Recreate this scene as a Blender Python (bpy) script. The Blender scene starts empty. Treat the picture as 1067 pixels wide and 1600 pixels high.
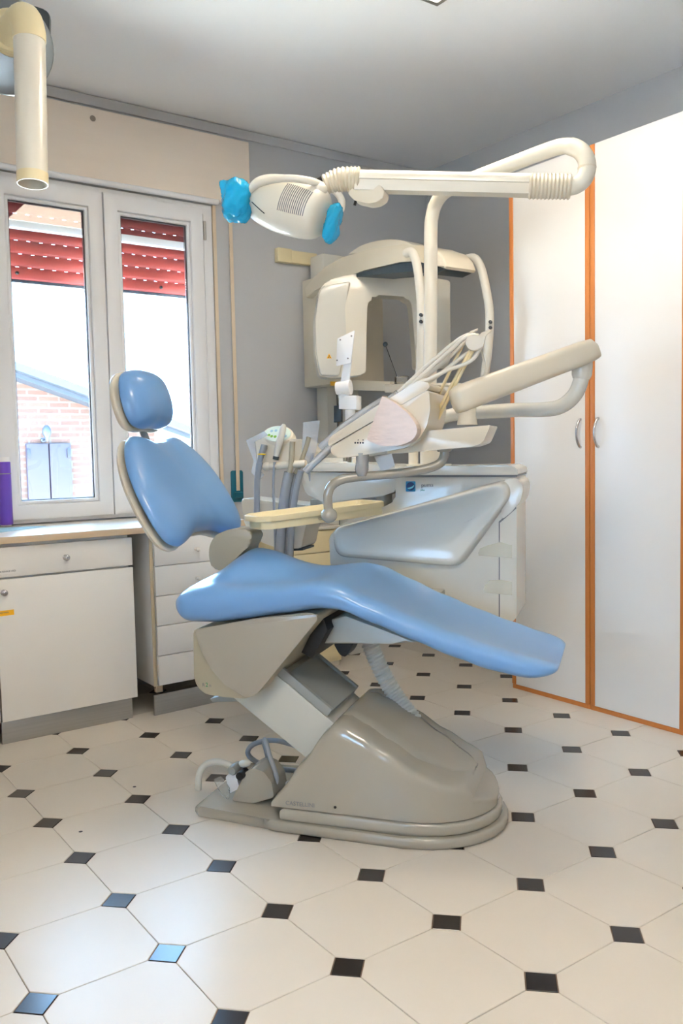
import bpy, bmesh, math, random
from mathutils import Vector, Matrix

random.seed(7)
SC = bpy.context.scene
COL = SC.collection
PI = math.pi

# ------------------------------------------------------------------ camera
CAM_LOC, CAM_AXES, CAM_LENS = ((-0.5099, -1.9344, 1.2305), [(0.8112, -0.5845, -0.0208), (0.0577, 0.0446, 0.9973), (-0.582, -0.8102, 0.07)], 30.2913)
cam_data = bpy.data.cameras.new('camera')
cam = bpy.data.objects.new('camera', cam_data)
COL.objects.link(cam)
_r, _u, _b = [Vector(v) for v in CAM_AXES]
cam.matrix_world = Matrix(((_r.x, _u.x, _b.x, CAM_LOC[0]), (_r.y, _u.y, _b.y, CAM_LOC[1]),
                           (_r.z, _u.z, _b.z, CAM_LOC[2]), (0, 0, 0, 1)))
cam_data.sensor_fit = 'VERTICAL'
cam_data.sensor_height = 36.0
cam_data.sensor_width = 24.0
cam_data.lens = CAM_LENS
cam_data.clip_start = 0.05
cam_data.clip_end = 200
SC.camera = cam

# ------------------------------------------------------------------ sky (bright overcast) and exposure
world = bpy.data.worlds.new('overcast_sky')
SC.world = world
world.use_nodes = True
_bg = world.node_tree.nodes['Background']
_bg.inputs['Color'].default_value = (0.33, 0.61, 1.0, 1)
_bg.inputs['Strength'].default_value = 11.0
sun_data = bpy.data.lights.new('sun', 'SUN')
sun_data.energy = 260.0
sun_data.color = (1.0, 0.99, 0.96)
sun_data.angle = math.radians(1.0)
sun = bpy.data.objects.new('sun', sun_data)
COL.objects.link(sun)
# high sun skimming along the facade across: ground bounce reaches the room, no sun enters
sun.rotation_euler = Vector((-0.50, 0.02, -0.87)).to_track_quat('-Z', 'Y').to_euler()
sun.location = (0, -6, 12)
SC.view_settings.view_transform = 'Standard'
SC.view_settings.look = 'None'
SC.view_settings.gamma = 1.0
SC.view_settings.use_curve_mapping = False
SC.view_settings.exposure = 1.3
LAMP_COLOR = (1.0, 0.86, 0.69)
LAMP_STRENGTH = 10.0
FILL_LAMP_STRENGTH = 21.0

# ------------------------------------------------------------------ materials
def lin(c):
    c = c / 255.0
    return c / 12.92 if c <= 0.04045 else ((c + 0.055) / 1.055) ** 2.4

def rgb(t):
    return (lin(t[0]), lin(t[1]), lin(t[2]), 1)

MATS = {}
def mat(name, col, rough=0.5, metal=0.0, var=0.04, scale=8.0, bump=0.0, bscale=60.0, coat=0.0, spec=0.5,
        stretch=(1, 1, 1), alpha=1.0, trans=0.0):
    m = bpy.data.materials.new(name)
    m.use_nodes = True
    nt = m.node_tree
    p = nt.nodes['Principled BSDF']
    p.inputs['Roughness'].default_value = rough
    p.inputs['Metallic'].default_value = metal
    p.inputs['Specular IOR Level'].default_value = spec
    p.inputs['Coat Weight'].default_value = coat
    p.inputs['Coat Roughness'].default_value = 0.08
    p.inputs['Alpha'].default_value = alpha
    p.inputs['Transmission Weight'].default_value = trans
    tc = nt.nodes.new('ShaderNodeTexCoord')
    mp = nt.nodes.new('ShaderNodeMapping')
    mp.inputs['Scale'].default_value = stretch
    nt.links.new(tc.outputs['Object'], mp.inputs['Vector'])
    nz = nt.nodes.new('ShaderNodeTexNoise')
    nz.inputs['Scale'].default_value = scale
    nz.inputs['Detail'].default_value = 4
    nt.links.new(mp.outputs['Vector'], nz.inputs['Vector'])
    mx = nt.nodes.new('ShaderNodeMix')
    mx.data_type = 'RGBA'
    c = rgb(col)
    mx.inputs[6].default_value = tuple(x * (1 - var) for x in c[:3]) + (1,)
    mx.inputs[7].default_value = tuple(min(1, x * (1 + var)) for x in c[:3]) + (1,)
    nt.links.new(nz.outputs['Fac'], mx.inputs[0])
    nt.links.new(mx.outputs[2], p.inputs['Base Color'])
    if bump > 0:
        nb = nt.nodes.new('ShaderNodeTexNoise')
        nb.inputs['Scale'].default_value = bscale
        nb.inputs['Detail'].default_value = 3
        nt.links.new(mp.outputs['Vector'], nb.inputs['Vector'])
        bp = nt.nodes.new('ShaderNodeBump')
        bp.inputs['Strength'].default_value = bump
        bp.inputs['Distance'].default_value = 0.002
        nt.links.new(nb.outputs['Fac'], bp.inputs['Height'])
        nt.links.new(bp.outputs['Normal'], p.inputs['Normal'])
    MATS[name] = m
    return m

def emit(name, col, strength):
    m = bpy.data.materials.new(name)
    m.use_nodes = True
    nt = m.node_tree
    nt.nodes.clear()
    e = nt.nodes.new('ShaderNodeEmission')
    e.inputs['Color'].default_value = (col[0], col[1], col[2], 1)
    e.inputs['Strength'].default_value = strength
    o = nt.nodes.new('ShaderNodeOutputMaterial')
    nt.links.new(e.outputs[0], o.inputs[0])
    MATS[name] = m
    return m

def clear_film(name, tint, film, rough=0.12, body=0.25):
    """thin clear sheet: transparent + a little milky diffuse + gloss"""
    m = bpy.data.materials.new(name)
    m.use_nodes = True
    nt = m.node_tree
    nt.nodes.clear()
    tr = nt.nodes.new('ShaderNodeBsdfTransparent')
    tr.inputs[0].default_value = tint + (1,)
    df = nt.nodes.new('ShaderNodeBsdfTranslucent')
    df.inputs[0].default_value = film + (1,)
    d2 = nt.nodes.new('ShaderNodeBsdfDiffuse')
    d2.inputs[0].default_value = film + (1,)
    md = nt.nodes.new('ShaderNodeMixShader')
    md.inputs[0].default_value = 0.75
    nt.links.new(df.outputs[0], md.inputs[1])
    nt.links.new(d2.outputs[0], md.inputs[2])
    m1 = nt.nodes.new('ShaderNodeMixShader')
    m1.inputs[0].default_value = body
    nt.links.new(tr.outputs[0], m1.inputs[1])
    nt.links.new(md.outputs[0], m1.inputs[2])
    gl = nt.nodes.new('ShaderNodeBsdfGlossy')
    gl.inputs['Roughness'].default_value = rough
    fr = nt.nodes.new('ShaderNodeFresnel')
    fr.inputs[0].default_value = 1.35
    m2 = nt.nodes.new('ShaderNodeMixShader')
    nt.links.new(fr.outputs[0], m2.inputs[0])
    nt.links.new(m1.outputs[0], m2.inputs[1])
    nt.links.new(gl.outputs[0], m2.inputs[2])
    if rough > 0.05:
        tc = nt.nodes.new('ShaderNodeTexCoord')
        nb = nt.nodes.new('ShaderNodeTexNoise')
        nb.inputs['Scale'].default_value = 45
        nb.inputs['Detail'].default_value = 2
        nt.links.new(tc.outputs['Object'], nb.inputs['Vector'])
        bp = nt.nodes.new('ShaderNodeBump')
        bp.inputs['Strength'].default_value = 0.8
        bp.inputs['Distance'].default_value = 0.006
        nt.links.new(nb.outputs['Fac'], bp.inputs['Height'])
        for n in (gl, d2, fr):
            nt.links.new(bp.outputs['Normal'], n.inputs['Normal'])
    o = nt.nodes.new('ShaderNodeOutputMaterial')
    nt.links.new(m2.outputs[0], o.inputs[0])
    MATS[name] = m
    return m

mat('wall_paint', (194, 195, 196), 0.7, var=0.03, scale=2.5, bump=0.10, bscale=160)
mat('white_bounce_paint', (242, 242, 241), 0.7, var=0.02, scale=2)  # walls out of view are whiter than the others to bounce more light
mat('ceiling_paint', (246, 247, 248), 0.8, var=0.015, scale=1.5)
mat('panel_laminate', (240, 228, 213), 0.6, var=0.05, scale=5, stretch=(0.4, 1, 3))
mat('white_laminate', (236, 234, 229), 0.32, var=0.02, scale=3, bump=0.02)
mat('worktop', (236, 229, 217), 0.3, var=0.03, scale=6)
mat('worktop_edge', (214, 190, 158), 0.5, var=0.06, scale=10)
mat('board_edge', (205, 190, 160), 0.6)
mat('brushed_metal', (178, 178, 176), 0.35, 0.8, var=0.12, scale=4, stretch=(0.6, 4, 40))
mat('chrome', (205, 205, 208), 0.15, 1.0)
mat('knob_white', (235, 230, 222), 0.35)
mat('orange_wood', (204, 126, 62), 0.45, var=0.12, scale=9, stretch=(6, 6, 0.5))
mat('pvc', (236, 237, 238), 0.3, var=0.01)
mat('gasket', (60, 64, 70), 0.6)
mat('slat_red', (150, 52, 44), 0.5, var=0.12, scale=4, stretch=(1, 1, 6))
mat('tile_white', (214, 205, 191), 0.30, var=0.035, scale=4, bump=0.03, bscale=90, spec=0.24)
mat('tile_black', (44, 38, 35), 0.22, var=0.2, scale=20, bump=0.05, bscale=120, spec=0.45)
mat('grout', (120, 100, 84), 0.9, var=0.15, scale=30)
mat('blue_vinyl', (112, 158, 207), 0.30, var=0.015, scale=3, bump=0.03, bscale=300, coat=0.30)
mat('ivory', (218, 208, 186), 0.3, var=0.02, coat=0.25)
mat('cream', (226, 219, 202), 0.28, var=0.015, coat=0.25)
mat('yellowed', (232, 216, 172), 0.4, var=0.04)
mat('unit_white', (216, 213, 201), 0.25, var=0.01, coat=0.35)
mat('chair_shell', (164, 158, 144), 0.22, var=0.02, coat=0.6)
mat('chair_beige', (170, 162, 140), 0.35, var=0.03)
mat('arm_grey', (150, 155, 152), 0.3, var=0.04, coat=0.2)
mat('arm_light', (196, 196, 186), 0.35, var=0.03)
mat('dark_rubber', (16, 16, 18), 0.5)
mat('plate_dark', (44, 58, 66), 0.4)
mat('steel_disc', (140, 148, 152), 0.3, 0.6)
mat('hose_grey', (150, 156, 162), 0.45)
mat('hose_light', (216, 212, 200), 0.4)
mat('duct_white', (220, 218, 210), 0.5, var=0.05, scale=20)
mat('teal', (22, 104, 126), 0.35)
mat('strap_beige', (226, 208, 182), 0.8)
mat('purple', (112, 74, 190), 0.35, var=0.12, scale=12)
mat('mat_blue', (170, 214, 232), 0.7)
mat('label_yellow', (250, 190, 40), 0.5)
mat('print_black', (40, 40, 44), 0.6)
mat('print_grey', (120, 120, 122), 0.5)
mat('print_green', (40, 140, 90), 0.5)
mat('logo_blue', (30, 135, 190), 0.4)
mat('logo_dark', (6, 52, 110), 0.4)
mat('logo_light', (120, 205, 225), 0.4)
mat('paper_white', (246, 244, 240), 0.7)
mat('led_green', (120, 180, 60), 0.4)
mat('led_blue', (150, 190, 215), 0.4)
mat('pad_pale', (206, 226, 220), 0.4)
mat('screw', (70, 72, 76), 0.35, 0.8)
mat('house_brick', (176, 120, 92), 0.85)
mat('house_fascia', (36, 43, 54), 0.6)
mat('house_shutter', (41, 34, 50), 0.6)
mat('bounce_ground_pale', (210, 213, 217), 0.9)
mat('stain', (150, 140, 128), 0.8)
mat('yellow_ring', (236, 200, 30), 0.4)
mat('film_pink', (222, 200, 184), 0.45, var=0.12, scale=25, bump=0.9, bscale=38, coat=0.15, stretch=(1, 1, 3))
mat('tape', (250, 246, 226), 0.25, alpha=0.35)
mat('rust_stain', (150, 110, 90), 0.8, alpha=0.22)
mat('yard_asphalt', (96, 98, 96), 0.9)
emit('lamp_glow', LAMP_COLOR, LAMP_STRENGTH)
emit('lamp_glow_fill', LAMP_COLOR, FILL_LAMP_STRENGTH)
clear_film('window_glass', (0.97, 0.99, 0.985), (0.9, 0.95, 1.0), rough=0.0, body=0.0)
clear_film('clear_film', (0.96, 0.97, 0.98), (0.93, 0.95, 0.97), rough=0.12, body=0.34)
clear_film('blue_film', (0.14, 0.70, 0.95), (0.03, 0.58, 0.95), rough=0.10, body=0.62)
clear_film('clear_plastic', (0.97, 0.97, 0.95), (0.92, 0.90, 0.82), rough=0.1, body=0.16)

# brick pattern for the far house
def brickify(m, c1, c2, mortar, sx, sz):
    nt = m.node_tree
    p = nt.nodes['Principled BSDF']
    tc = nt.nodes.new('ShaderNodeTexCoord')
    sp = nt.nodes.new('ShaderNodeSeparateXYZ')
    cb = nt.nodes.new('ShaderNodeCombineXYZ')
    br = nt.nodes.new('ShaderNodeTexBrick')
    nt.links.new(tc.outputs['Object'], sp.inputs[0])
    nt.links.new(sp.outputs['X'], cb.inputs['X'])
    nt.links.new(sp.outputs['Z'], cb.inputs['Y'])
    nt.links.new(cb.outputs[0], br.inputs['Vector'])
    br.inputs['Color1'].default_value = rgb(c1)
    br.inputs['Color2'].default_value = rgb(c2)
    br.inputs['Mortar'].default_value = rgb(mortar)
    br.inputs['Scale'].default_value = 1.0
    br.inputs['Brick Width'].default_value = sx
    br.inputs['Row Height'].default_value = sz
    br.inputs['Mortar Size'].default_value = 0.012
    nt.links.new(br.outputs['Color'], p.inputs['Base Color'])
brickify(MATS['house_brick'], (80, 55, 45), (67, 46, 38), (76, 70, 65), 0.26, 0.075)

# ------------------------------------------------------------------ mesh helpers
V = Vector
def vs(seq):
    return [Vector(p) for p in seq]

def catmull(pts, n=6, closed=False):
    pts = [Vector(p) for p in pts]
    out = []
    m = len(pts)
    last = m if closed else m - 1
    for i in range(last):
        if closed:
            p0, p1, p2, p3 = pts[(i - 1) % m], pts[i], pts[(i + 1) % m], pts[(i + 2) % m]
        else:
            p0, p1, p2, p3 = pts[max(i - 1, 0)], pts[i], pts[i + 1], pts[min(i + 2, m - 1)]
        for k in range(n):
            t = k / n
            out.append(0.5 * ((2 * p1) + (p2 - p0) * t + (2 * p0 - 5 * p1 + 4 * p2 - p3) * t * t
                              + (3 * p1 - p0 - 3 * p2 + p3) * t * t * t))
    if not closed:
        out.append(pts[-1].copy())
    return out

def lerp_table(tab, x):
    """tab: [(x, v...)], piecewise smooth interpolation"""
    if x <= tab[0][0]:
        return tab[0][1:]
    for i in range(len(tab) - 1):
        if x <= tab[i + 1][0]:
            t = (x - tab[i][0]) / (tab[i + 1][0] - tab[i][0])
            t = t * t * (3 - 2 * t) * 0.5 + t * 0.5
            return tuple(a + (b - a) * t for a, b in zip(tab[i][1:], tab[i + 1][1:]))
    return tab[-1][1:]

def round_poly(pts, r, n=4):
    """round the corners of a closed polygon (2D or 3D points); r scalar or list"""
    pts = [Vector(p) for p in pts]
    out = []
    m = len(pts)
    for i in range(m):
        p, a, b = pts[i], pts[i - 1], pts[(i + 1) % m]
        rr = r[i] if isinstance(r, (list, tuple)) else r
        da, db = (a - p), (b - p)
        k = min(rr, da.length * 0.49, db.length * 0.49)
        if k < 1e-5:
            out.append(p)
            continue
        s, e = p + da.normalized() * k, p + db.normalized() * k
        for q in range(n + 1):
            t = q / n
            out.append(s * (1 - t) ** 2 + p * 2 * t * (1 - t) + e * t * t)
    return out

def loft(bm, rings, caps=True, closed=True):
    vr = [[bm.verts.new(p) for p in ring] for ring in rings]
    n = len(vr[0])
    for i in range(len(vr) - 1):
        for k in range(n if closed else n - 1):
            k2 = (k + 1) % n
            try:
                bm.faces.new((vr[i][k], vr[i][k2], vr[i + 1][k2], vr[i + 1][k]))
            except ValueError:
                pass
    if caps:
        for ring, flip in ((vr[0], True), (vr[-1], False)):
            try:
                bm.faces.new(ring[::-1] if flip else ring)
            except ValueError:
                pass
    return vr

def tube(bm, path, r, n=12, caps=True, flat=1.0):
    path = [Vector(p) for p in path]
    m = len(path)
    rad = list(r) if isinstance(r, (list, tuple)) else [r] * m
    tang = []
    for i in range(m):
        d = path[min(i + 1, m - 1)] - path[max(i - 1, 0)]
        tang.append(d.normalized() if d.length > 1e-9 else (tang[-1] if tang else V((0, 0, 1))))
    up = V((0, 0, 1)) if abs(tang[0].z) < 0.9 else V((1, 0, 0))
    nn = (up - tang[0] * up.dot(tang[0])).normalized()
    rings = []
    for i in range(m):
        nn = (nn - tang[i] * nn.dot(tang[i]))
        nn = nn.normalized() if nn.length > 1e-6 else tang[i].orthogonal().normalized()
        bb = tang[i].cross(nn)
        rings.append([path[i] + (nn * math.cos(2 * PI * k / n) * flat + bb * math.sin(2 * PI * k / n)) * rad[i] for k in range(n)])
    loft(bm, rings, caps)

def ribbed(path, r0, r1, per):
    """radii for a corrugated tube: path resampled so that each rib has 4 steps"""
    path = [Vector(p) for p in path]
    L = [0]
    for i in range(1, len(path)):
        L.append(L[-1] + (path[i] - path[i - 1]).length)
    tot = L[-1]
    steps = max(4, int(round(tot / per)) * 4)
    pts, rad = [], []
    j = 0
    for k in range(steps + 1):
        d = tot * k / steps
        while j < len(L) - 2 and L[j + 1] < d:
            j += 1
        t = (d - L[j]) / max(1e-9, L[j + 1] - L[j])
        pts.append(path[j].lerp(path[j + 1], t))
        rad.append((r0, (r0 + r1) / 2, r1, (r0 + r1) / 2)[k % 4])
    return pts, rad

def bevel_edges(bm, edges, w, seg=2):
    if edges and w > 0:
        bmesh.ops.bevel(bm, geom=edges, offset=w, offset_type='OFFSET', segments=seg, profile=0.5, affect='EDGES', clamp_overlap=True)

def merge_in(bm, sub):
    me = bpy.data.meshes.new('tmp')
    sub.to_mesh(me)
    sub.free()
    bm.from_mesh(me)
    bpy.data.meshes.remove(me)

def rbox(bm, c, size, bev=0.0, rot=None, seg=2):
    b = bmesh.new()
    bmesh.ops.create_cube(b, size=1.0)
    for v in b.verts:
        v.co = V((v.co.x * size[0], v.co.y * size[1], v.co.z * size[2]))
    if bev > 0:
        bevel_edges(b, b.edges[:], bev, seg)
    mt = Matrix.Translation(V(c))
    if rot is not None:
        mt = mt @ (rot if isinstance(rot, Matrix) else Matrix.Rotation(rot, 4, 'Z'))
    bmesh.ops.transform(b, matrix=mt, verts=b.verts[:])
    merge_in(bm, b)

def cbox(bm, lo, hi, bev=0.0, seg=2):
    lo, hi = V(lo), V(hi)
    rbox(bm, (lo + hi) / 2, hi - lo, bev, None, seg)

def prism(bm, outline, depth, bev=0.0, seg=2, taper=1.0):
    """closed planar outline (3D points) extruded by vector depth; both cap edges bevelled"""
    b = bmesh.new()
    outline = [Vector(p) for p in outline]
    cen = sum(outline, V((0, 0, 0))) / len(outline)
    depth = Vector(depth)
    lo = [b.verts.new(p) for p in outline]
    hi = [b.verts.new(cen + (p - cen) * taper + depth) for p in outline]
    n = len(lo)
    f0 = b.faces.new(lo[::-1])
    f1 = b.faces.new(hi)
    for k in range(n):
        b.faces.new((lo[k], lo[(k + 1) % n], hi[(k + 1) % n], hi[k]))
    if bev > 0:
        bevel_edges(b, list(set(list(f0.edges) + list(f1.edges))), bev, seg)
    bmesh.ops.recalc_face_normals(b, faces=b.faces[:])
    merge_in(bm, b)

def lathe(bm, base, axis, prof, n=20, caps=True):
    base, axis = V(base), V(axis).normalized()
    u = axis.orthogonal().normalized()
    w = axis.cross(u)
    rings = [[base + axis * h + (u * math.cos(2 * PI * k / n) + w * math.sin(2 * PI * k / n)) * max(r, 1e-4) for k in range(n)] for r, h in prof]
    loft(bm, rings, caps)

def egg(bm, c, rad, rot=None, nu=16, nv=10, power=1.0):
    """closed ellipsoid / superellipsoid"""
    c = V(c)
    rings = []
    for j in range(nv + 1):
        th = -PI / 2 + PI * j / nv
        ct, st = math.cos(th), math.sin(th)
        ct = math.copysign(abs(ct) ** power, ct); st = math.copysign(abs(st) ** power, st)
        ct = max(ct, 0.002)
        ring = []
        for k in range(nu):
            ph = 2 * PI * k / nu
            cp, sp = math.cos(ph), math.sin(ph)
            cp = math.copysign(abs(cp) ** power, cp); sp = math.copysign(abs(sp) ** power, sp)
            p = V((rad[0] * ct * cp, rad[1] * ct * sp, rad[2] * st))
            if rot is not None:
                p = rot @ p
            ring.append(c + p)
        rings.append(ring)
    loft(bm, rings, True)

def frame_mat(x, y, z):
    x, y, z = V(x).normalized(), V(y).normalized(), V(z).normalized()
    return Matrix(((x.x, y.x, z.x), (x.y, y.y, z.y), (x.z, y.z, z.z)))

def wpos(o):
    p = V((0, 0, 0))
    while o is not None:
        p = p + o.location
        o = o.parent
    return p

def tag(o, label=None, cat=None, group=None, kind=None):
    if label: o['label'] = label
    if cat: o['category'] = cat
    if group: o['group'] = group
    if kind: o['kind'] = kind
    return o

def thing(name, loc, label, cat, group=None):
    e = bpy.data.objects.new(name, None)
    e.empty_display_size = 0.1
    e.location = loc
    COL.objects.link(e)
    return tag(e, label, cat, group)

def obj(name, bm, material, parent=None, smooth=38, sub=0, origin=None, label=None):
    """link one mesh object; verts were given in world space"""
    bmesh.ops.recalc_face_normals(bm, faces=bm.faces[:])
    me = bpy.data.meshes.new(name)
    bm.to_mesh(me)
    bm.free()
    if parent is not None:
        off = wpos(parent)
    elif origin is not None:
        off = V(origin)
    else:
        lo = V((min(v.co.x for v in me.vertices), min(v.co.y for v in me.vertices), min(v.co.z for v in me.vertices)))
        hi = V((max(v.co.x for v in me.vertices), max(v.co.y for v in me.vertices), 0))
        off = V(((lo.x + hi.x) / 2, (lo.y + hi.y) / 2, lo.z))
    me.transform(Matrix.Translation(-off))
    if smooth:
        me.shade_smooth()
        if smooth < 180:
            me.set_sharp_from_angle(angle=math.radians(smooth))
    me.materials.append(MATS[material] if isinstance(material, str) else material)
    o = bpy.data.objects.new(name, me)
    COL.objects.link(o)
    if parent is not None:
        o.parent = parent
    else:
        o.location = off
    if sub:
        md = o.modifiers.new('subsurf', 'SUBSURF')
        md.levels = sub
        md.render_levels = sub
    if label:
        o['label'] = label
    return o

def lettering(name, body, size, origin, xdir, ydir, material, parent, thick=0.0004, align='LEFT'):
    cu = bpy.data.curves.new('txt', 'FONT')
    cu.body = body
    cu.size = size
    cu.align_x = align
    cu.extrude = thick
    tmp = bpy.data.objects.new('txt', cu)
    COL.objects.link(tmp)
    dg = bpy.context.evaluated_depsgraph_get()
    me = bpy.data.meshes.new_from_object(tmp.evaluated_get(dg))
    bpy.data.objects.remove(tmp)
    x, y = V(xdir).normalized(), V(ydir).normalized()
    y = (y - x * y.dot(x)).normalized()
    z = x.cross(y)
    mt = Matrix.Translation(V(origin) - wpos(parent)) @ frame_mat(x, y, z).to_4x4()
    me.transform(mt)
    me.materials.clear()
    me.materials.append(MATS[material])
    me.name = name
    o = bpy.data.objects.new(name, me)
    COL.objects.link(o)
    o.parent = parent
    return o

# frame of the dental chair: s along the chair towards the feet, t across (away from the near side), z up
CH_O = V((1.05, 0.18, 0.0))
AX = V((math.cos(math.radians(-54)), math.sin(math.radians(-54)), 0))
LT = V((-AX.y, AX.x, 0))
UP = V((0, 0, 1))
def G(s, t, z):
    return CH_O + AX * s + LT * t + UP * z
def GS(t, sz):
    return [G(s, t, z) for s, z in sz]

# ================================================================== the room
XW, YW, HC = 3.36, 2.42, 3.05          # wardrobe-side wall, window wall, ceiling height
X0, Y0 = -2.2, -3.4                     # the two walls behind the camera
PITCH = 0.32

def struct(name, bm, material, label=None, cat=None, smooth=0, parent=None):
    o = obj(name, bm, material, parent, smooth=smooth)
    if parent is None:
        o['kind'] = 'structure'
        tag(o, label, cat)
    return o

# floor: mortar bed with octagonal tiles and small square insets
bm = bmesh.new()
cbox(bm, (X0 - 0.28, Y0 - 0.12, -0.06), (XW + 0.12, YW + 0.28, -0.003))
floor = struct('floor', bm, 'grout', 'floor of cream octagon tiles with small black inset squares', 'floor')
foff = wpos(floor)
h = PITCH / 2 - 0.0009
d = 0.0515
def tile_mesh(name, outline, material, bev):
    b = bmesh.new()
    prism(b, [(x, y, -0.010) for x, y in outline], (0, 0, 0.010), 0)
    top = [e for e in b.edges if all(abs(v.co.z) < 1e-5 for v in e.verts)]
    bevel_edges(b, top, bev, 1)
    me = bpy.data.meshes.new(name)
    b.to_mesh(me)
    b.free()
    me.materials.append(MATS[material])
    return me
oc = [(-h, -h + d), (-h + d, -h), (h - d, -h), (h, -h + d), (h, h - d), (h - d, h), (-h + d, h), (-h, h - d)]
oct_me = tile_mesh('tile', oc, 'tile_white', 0.0012)
e = d - 0.0022
dot_me = tile_mesh('inset_tile', [(-e, 0), (0, -e), (e, 0), (0, e)], 'tile_black', 0.001)
for i in range(-4, 10):
    for j in range(-5, 8):
        o = bpy.data.objects.new('tile', oct_me)
        o.parent = floor
        o.location = V(((i + 0.5) * PITCH, (j + 0.5) * PITCH, random.uniform(-0.0003, 0.0003))) - foff
        o.rotation_euler = (random.uniform(-1, 1) * 0.0012, random.uniform(-1, 1) * 0.0012, 0)
        COL.objects.link(o)
for i in range(-3, 11):
    for j in range(-4, 8):
        o = bpy.data.objects.new('inset_tile', dot_me)
        o.parent = floor
        o.location = V((i * PITCH, j * PITCH, random.uniform(-0.0006, 0.0))) - foff
        o.rotation_euler = (random.uniform(-1, 1) * 0.003, random.uniform(-1, 1) * 0.003, 0)
        COL.objects.link(o)
# a few brown marks where the grout and glaze are chipped
for k, (x, y, r) in enumerate([(0.3839, 0.819, 0.0012), (0.6741, 1.073, 0.0012)]):
    b = bmesh.new()
    lathe(b, (x, y, 0.0004), (0, 0, 1), [(0.007, 0), (0.005, 0.0008)], 7)
    obj('chip_mark', b, 'print_black', floor)

bm = bmesh.new()
cbox(bm, (X0 - 0.28, Y0 - 0.12, HC), (XW + 0.12, YW + 0.28, HC + 0.1))
struct('ceiling', bm, 'ceiling_paint', 'flat white ceiling of the surgery', 'ceiling')

# window wall with the opening
WX0, WX1, WZ0, WZ1 = 0.515, 1.775, 0.905, 2.60
bm = bmesh.new()
ring_o = [(X0, -0.003), (XW, -0.003), (XW, HC), (X0, HC)]
ring_i = [(WX0, WZ0), (WX1, WZ0), (WX1, WZ1), (WX0, WZ1)]
T_ = 0.28
fo = [bm.verts.new((x, YW, z)) for x, z in ring_o]
fi = [bm.verts.new((x, YW, z)) for x, z in ring_i]
bo = [bm.verts.new((x, YW + T_, z)) for x, z in ring_o]
bi = [bm.verts.new((x, YW + T_, z)) for x, z in ring_i]
for k in range(4):
    q = (k + 1) % 4
    bm.faces.new((fo[k], fo[q], fi[q], fi[k]))
    bm.faces.new((bo[q], bo[k], bi[k], bi[q]))
    bm.faces.new((fi[k], fi[q], bi[q], bi[k]))
    bm.faces.new((fo[q], fo[k], bo[k], bo[q]))
struct('wall_window', bm, 'wall_paint', 'pale grey painted wall around the window', 'wall')
bm = bmesh.new(); cbox(bm, (XW, Y0, -0.003), (XW + 0.12, YW + T_, HC))
struct('wall_right', bm, 'wall_paint', 'pale grey wall behind the wardrobe', 'wall')
# wall on the camera's left hand with an opening added for fill light
LY0, LY1, LZ0, LZ1 = -2.3, -0.9, 0.95, 2.55
bm = bmesh.new()
ro = [(Y0, -0.003), (YW + T_, -0.003), (YW + T_, HC), (Y0, HC)]
ri = [(LY0, LZ0), (LY1, LZ0), (LY1, LZ1), (LY0, LZ1)]
fo = [bm.verts.new((X0, y, z)) for y, z in ro]
fi = [bm.verts.new((X0, y, z)) for y, z in ri]
bo = [bm.verts.new((X0 - 0.28, y, z)) for y, z in ro]
bi = [bm.verts.new((X0 - 0.28, y, z)) for y, z in ri]
for k in range(4):
    q = (k + 1) % 4
    bm.faces.new((fo[k], fo[q], fi[q], fi[k]))
    bm.faces.new((bo[q], bo[k], bi[k], bi[q]))
    bm.faces.new((fi[k], fi[q], bi[q], bi[k]))
    bm.faces.new((fo[q], fo[k], bo[k], bo[q]))
struct('wall_left', bm, 'white_bounce_paint', 'plain pale wall on the window side of the camera', 'wall')
bm = bmesh.new(); cbox(bm, (X0 - 0.28, Y0 - 0.12, -0.003), (XW + 0.12, Y0, HC))
struct('wall_back', bm, 'white_bounce_paint', 'plain pale wall behind the camera', 'wall')

# cornice line, conduit in the corner, skirting
bm = bmesh.new(); cbox(bm, (X0, YW - 0.012, HC - 0.055), (XW, YW, HC - 0.004), 0.002)
struct('trim_1', bm, 'wall_paint', 'thin grey cornice strip under the ceiling edge', 'trim')
bm = bmesh.new(); cbox(bm, (XW - 0.03, YW - 0.055, 0.0), (XW, YW - 0.03, HC - 0.06), 0.003)
struct('trim_2', bm, 'wall_paint', 'slim grey cable conduit running up the room corner', 'conduit')
bm = bmesh.new(); cbox(bm, (1.62, YW - 0.012, 0), (XW - 0.04, YW, 0.08), 0.003)
struct('baseboard_window', bm, 'wall_paint', 'low pale skirting board under the window wall', 'skirting')

# roller shutter box cover above the window
bm = bmesh.new(); cbox(bm, (0.18, YW - 0.035, 2.625), (2.005, YW, 2.975), 0.003)
tr = struct('trim_3', bm, 'panel_laminate', 'cream shutter box panel above the window', 'panel')
bm = bmesh.new()
tube(bm, [(0.18, YW - 0.03, 2.615), (1.80, YW - 0.03, 2.615)], 0.016, 10)
obj('round_bead', bm, 'pvc', tr, smooth=60)
bm = bmesh.new(); lathe(bm, ((1.1079, 2.385, 2.9234)), (0, -1, 0), [(0.018, -0.001), (0.014, 0.0006)], 9)
obj('scuff', bm, 'stain', tr)

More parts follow.
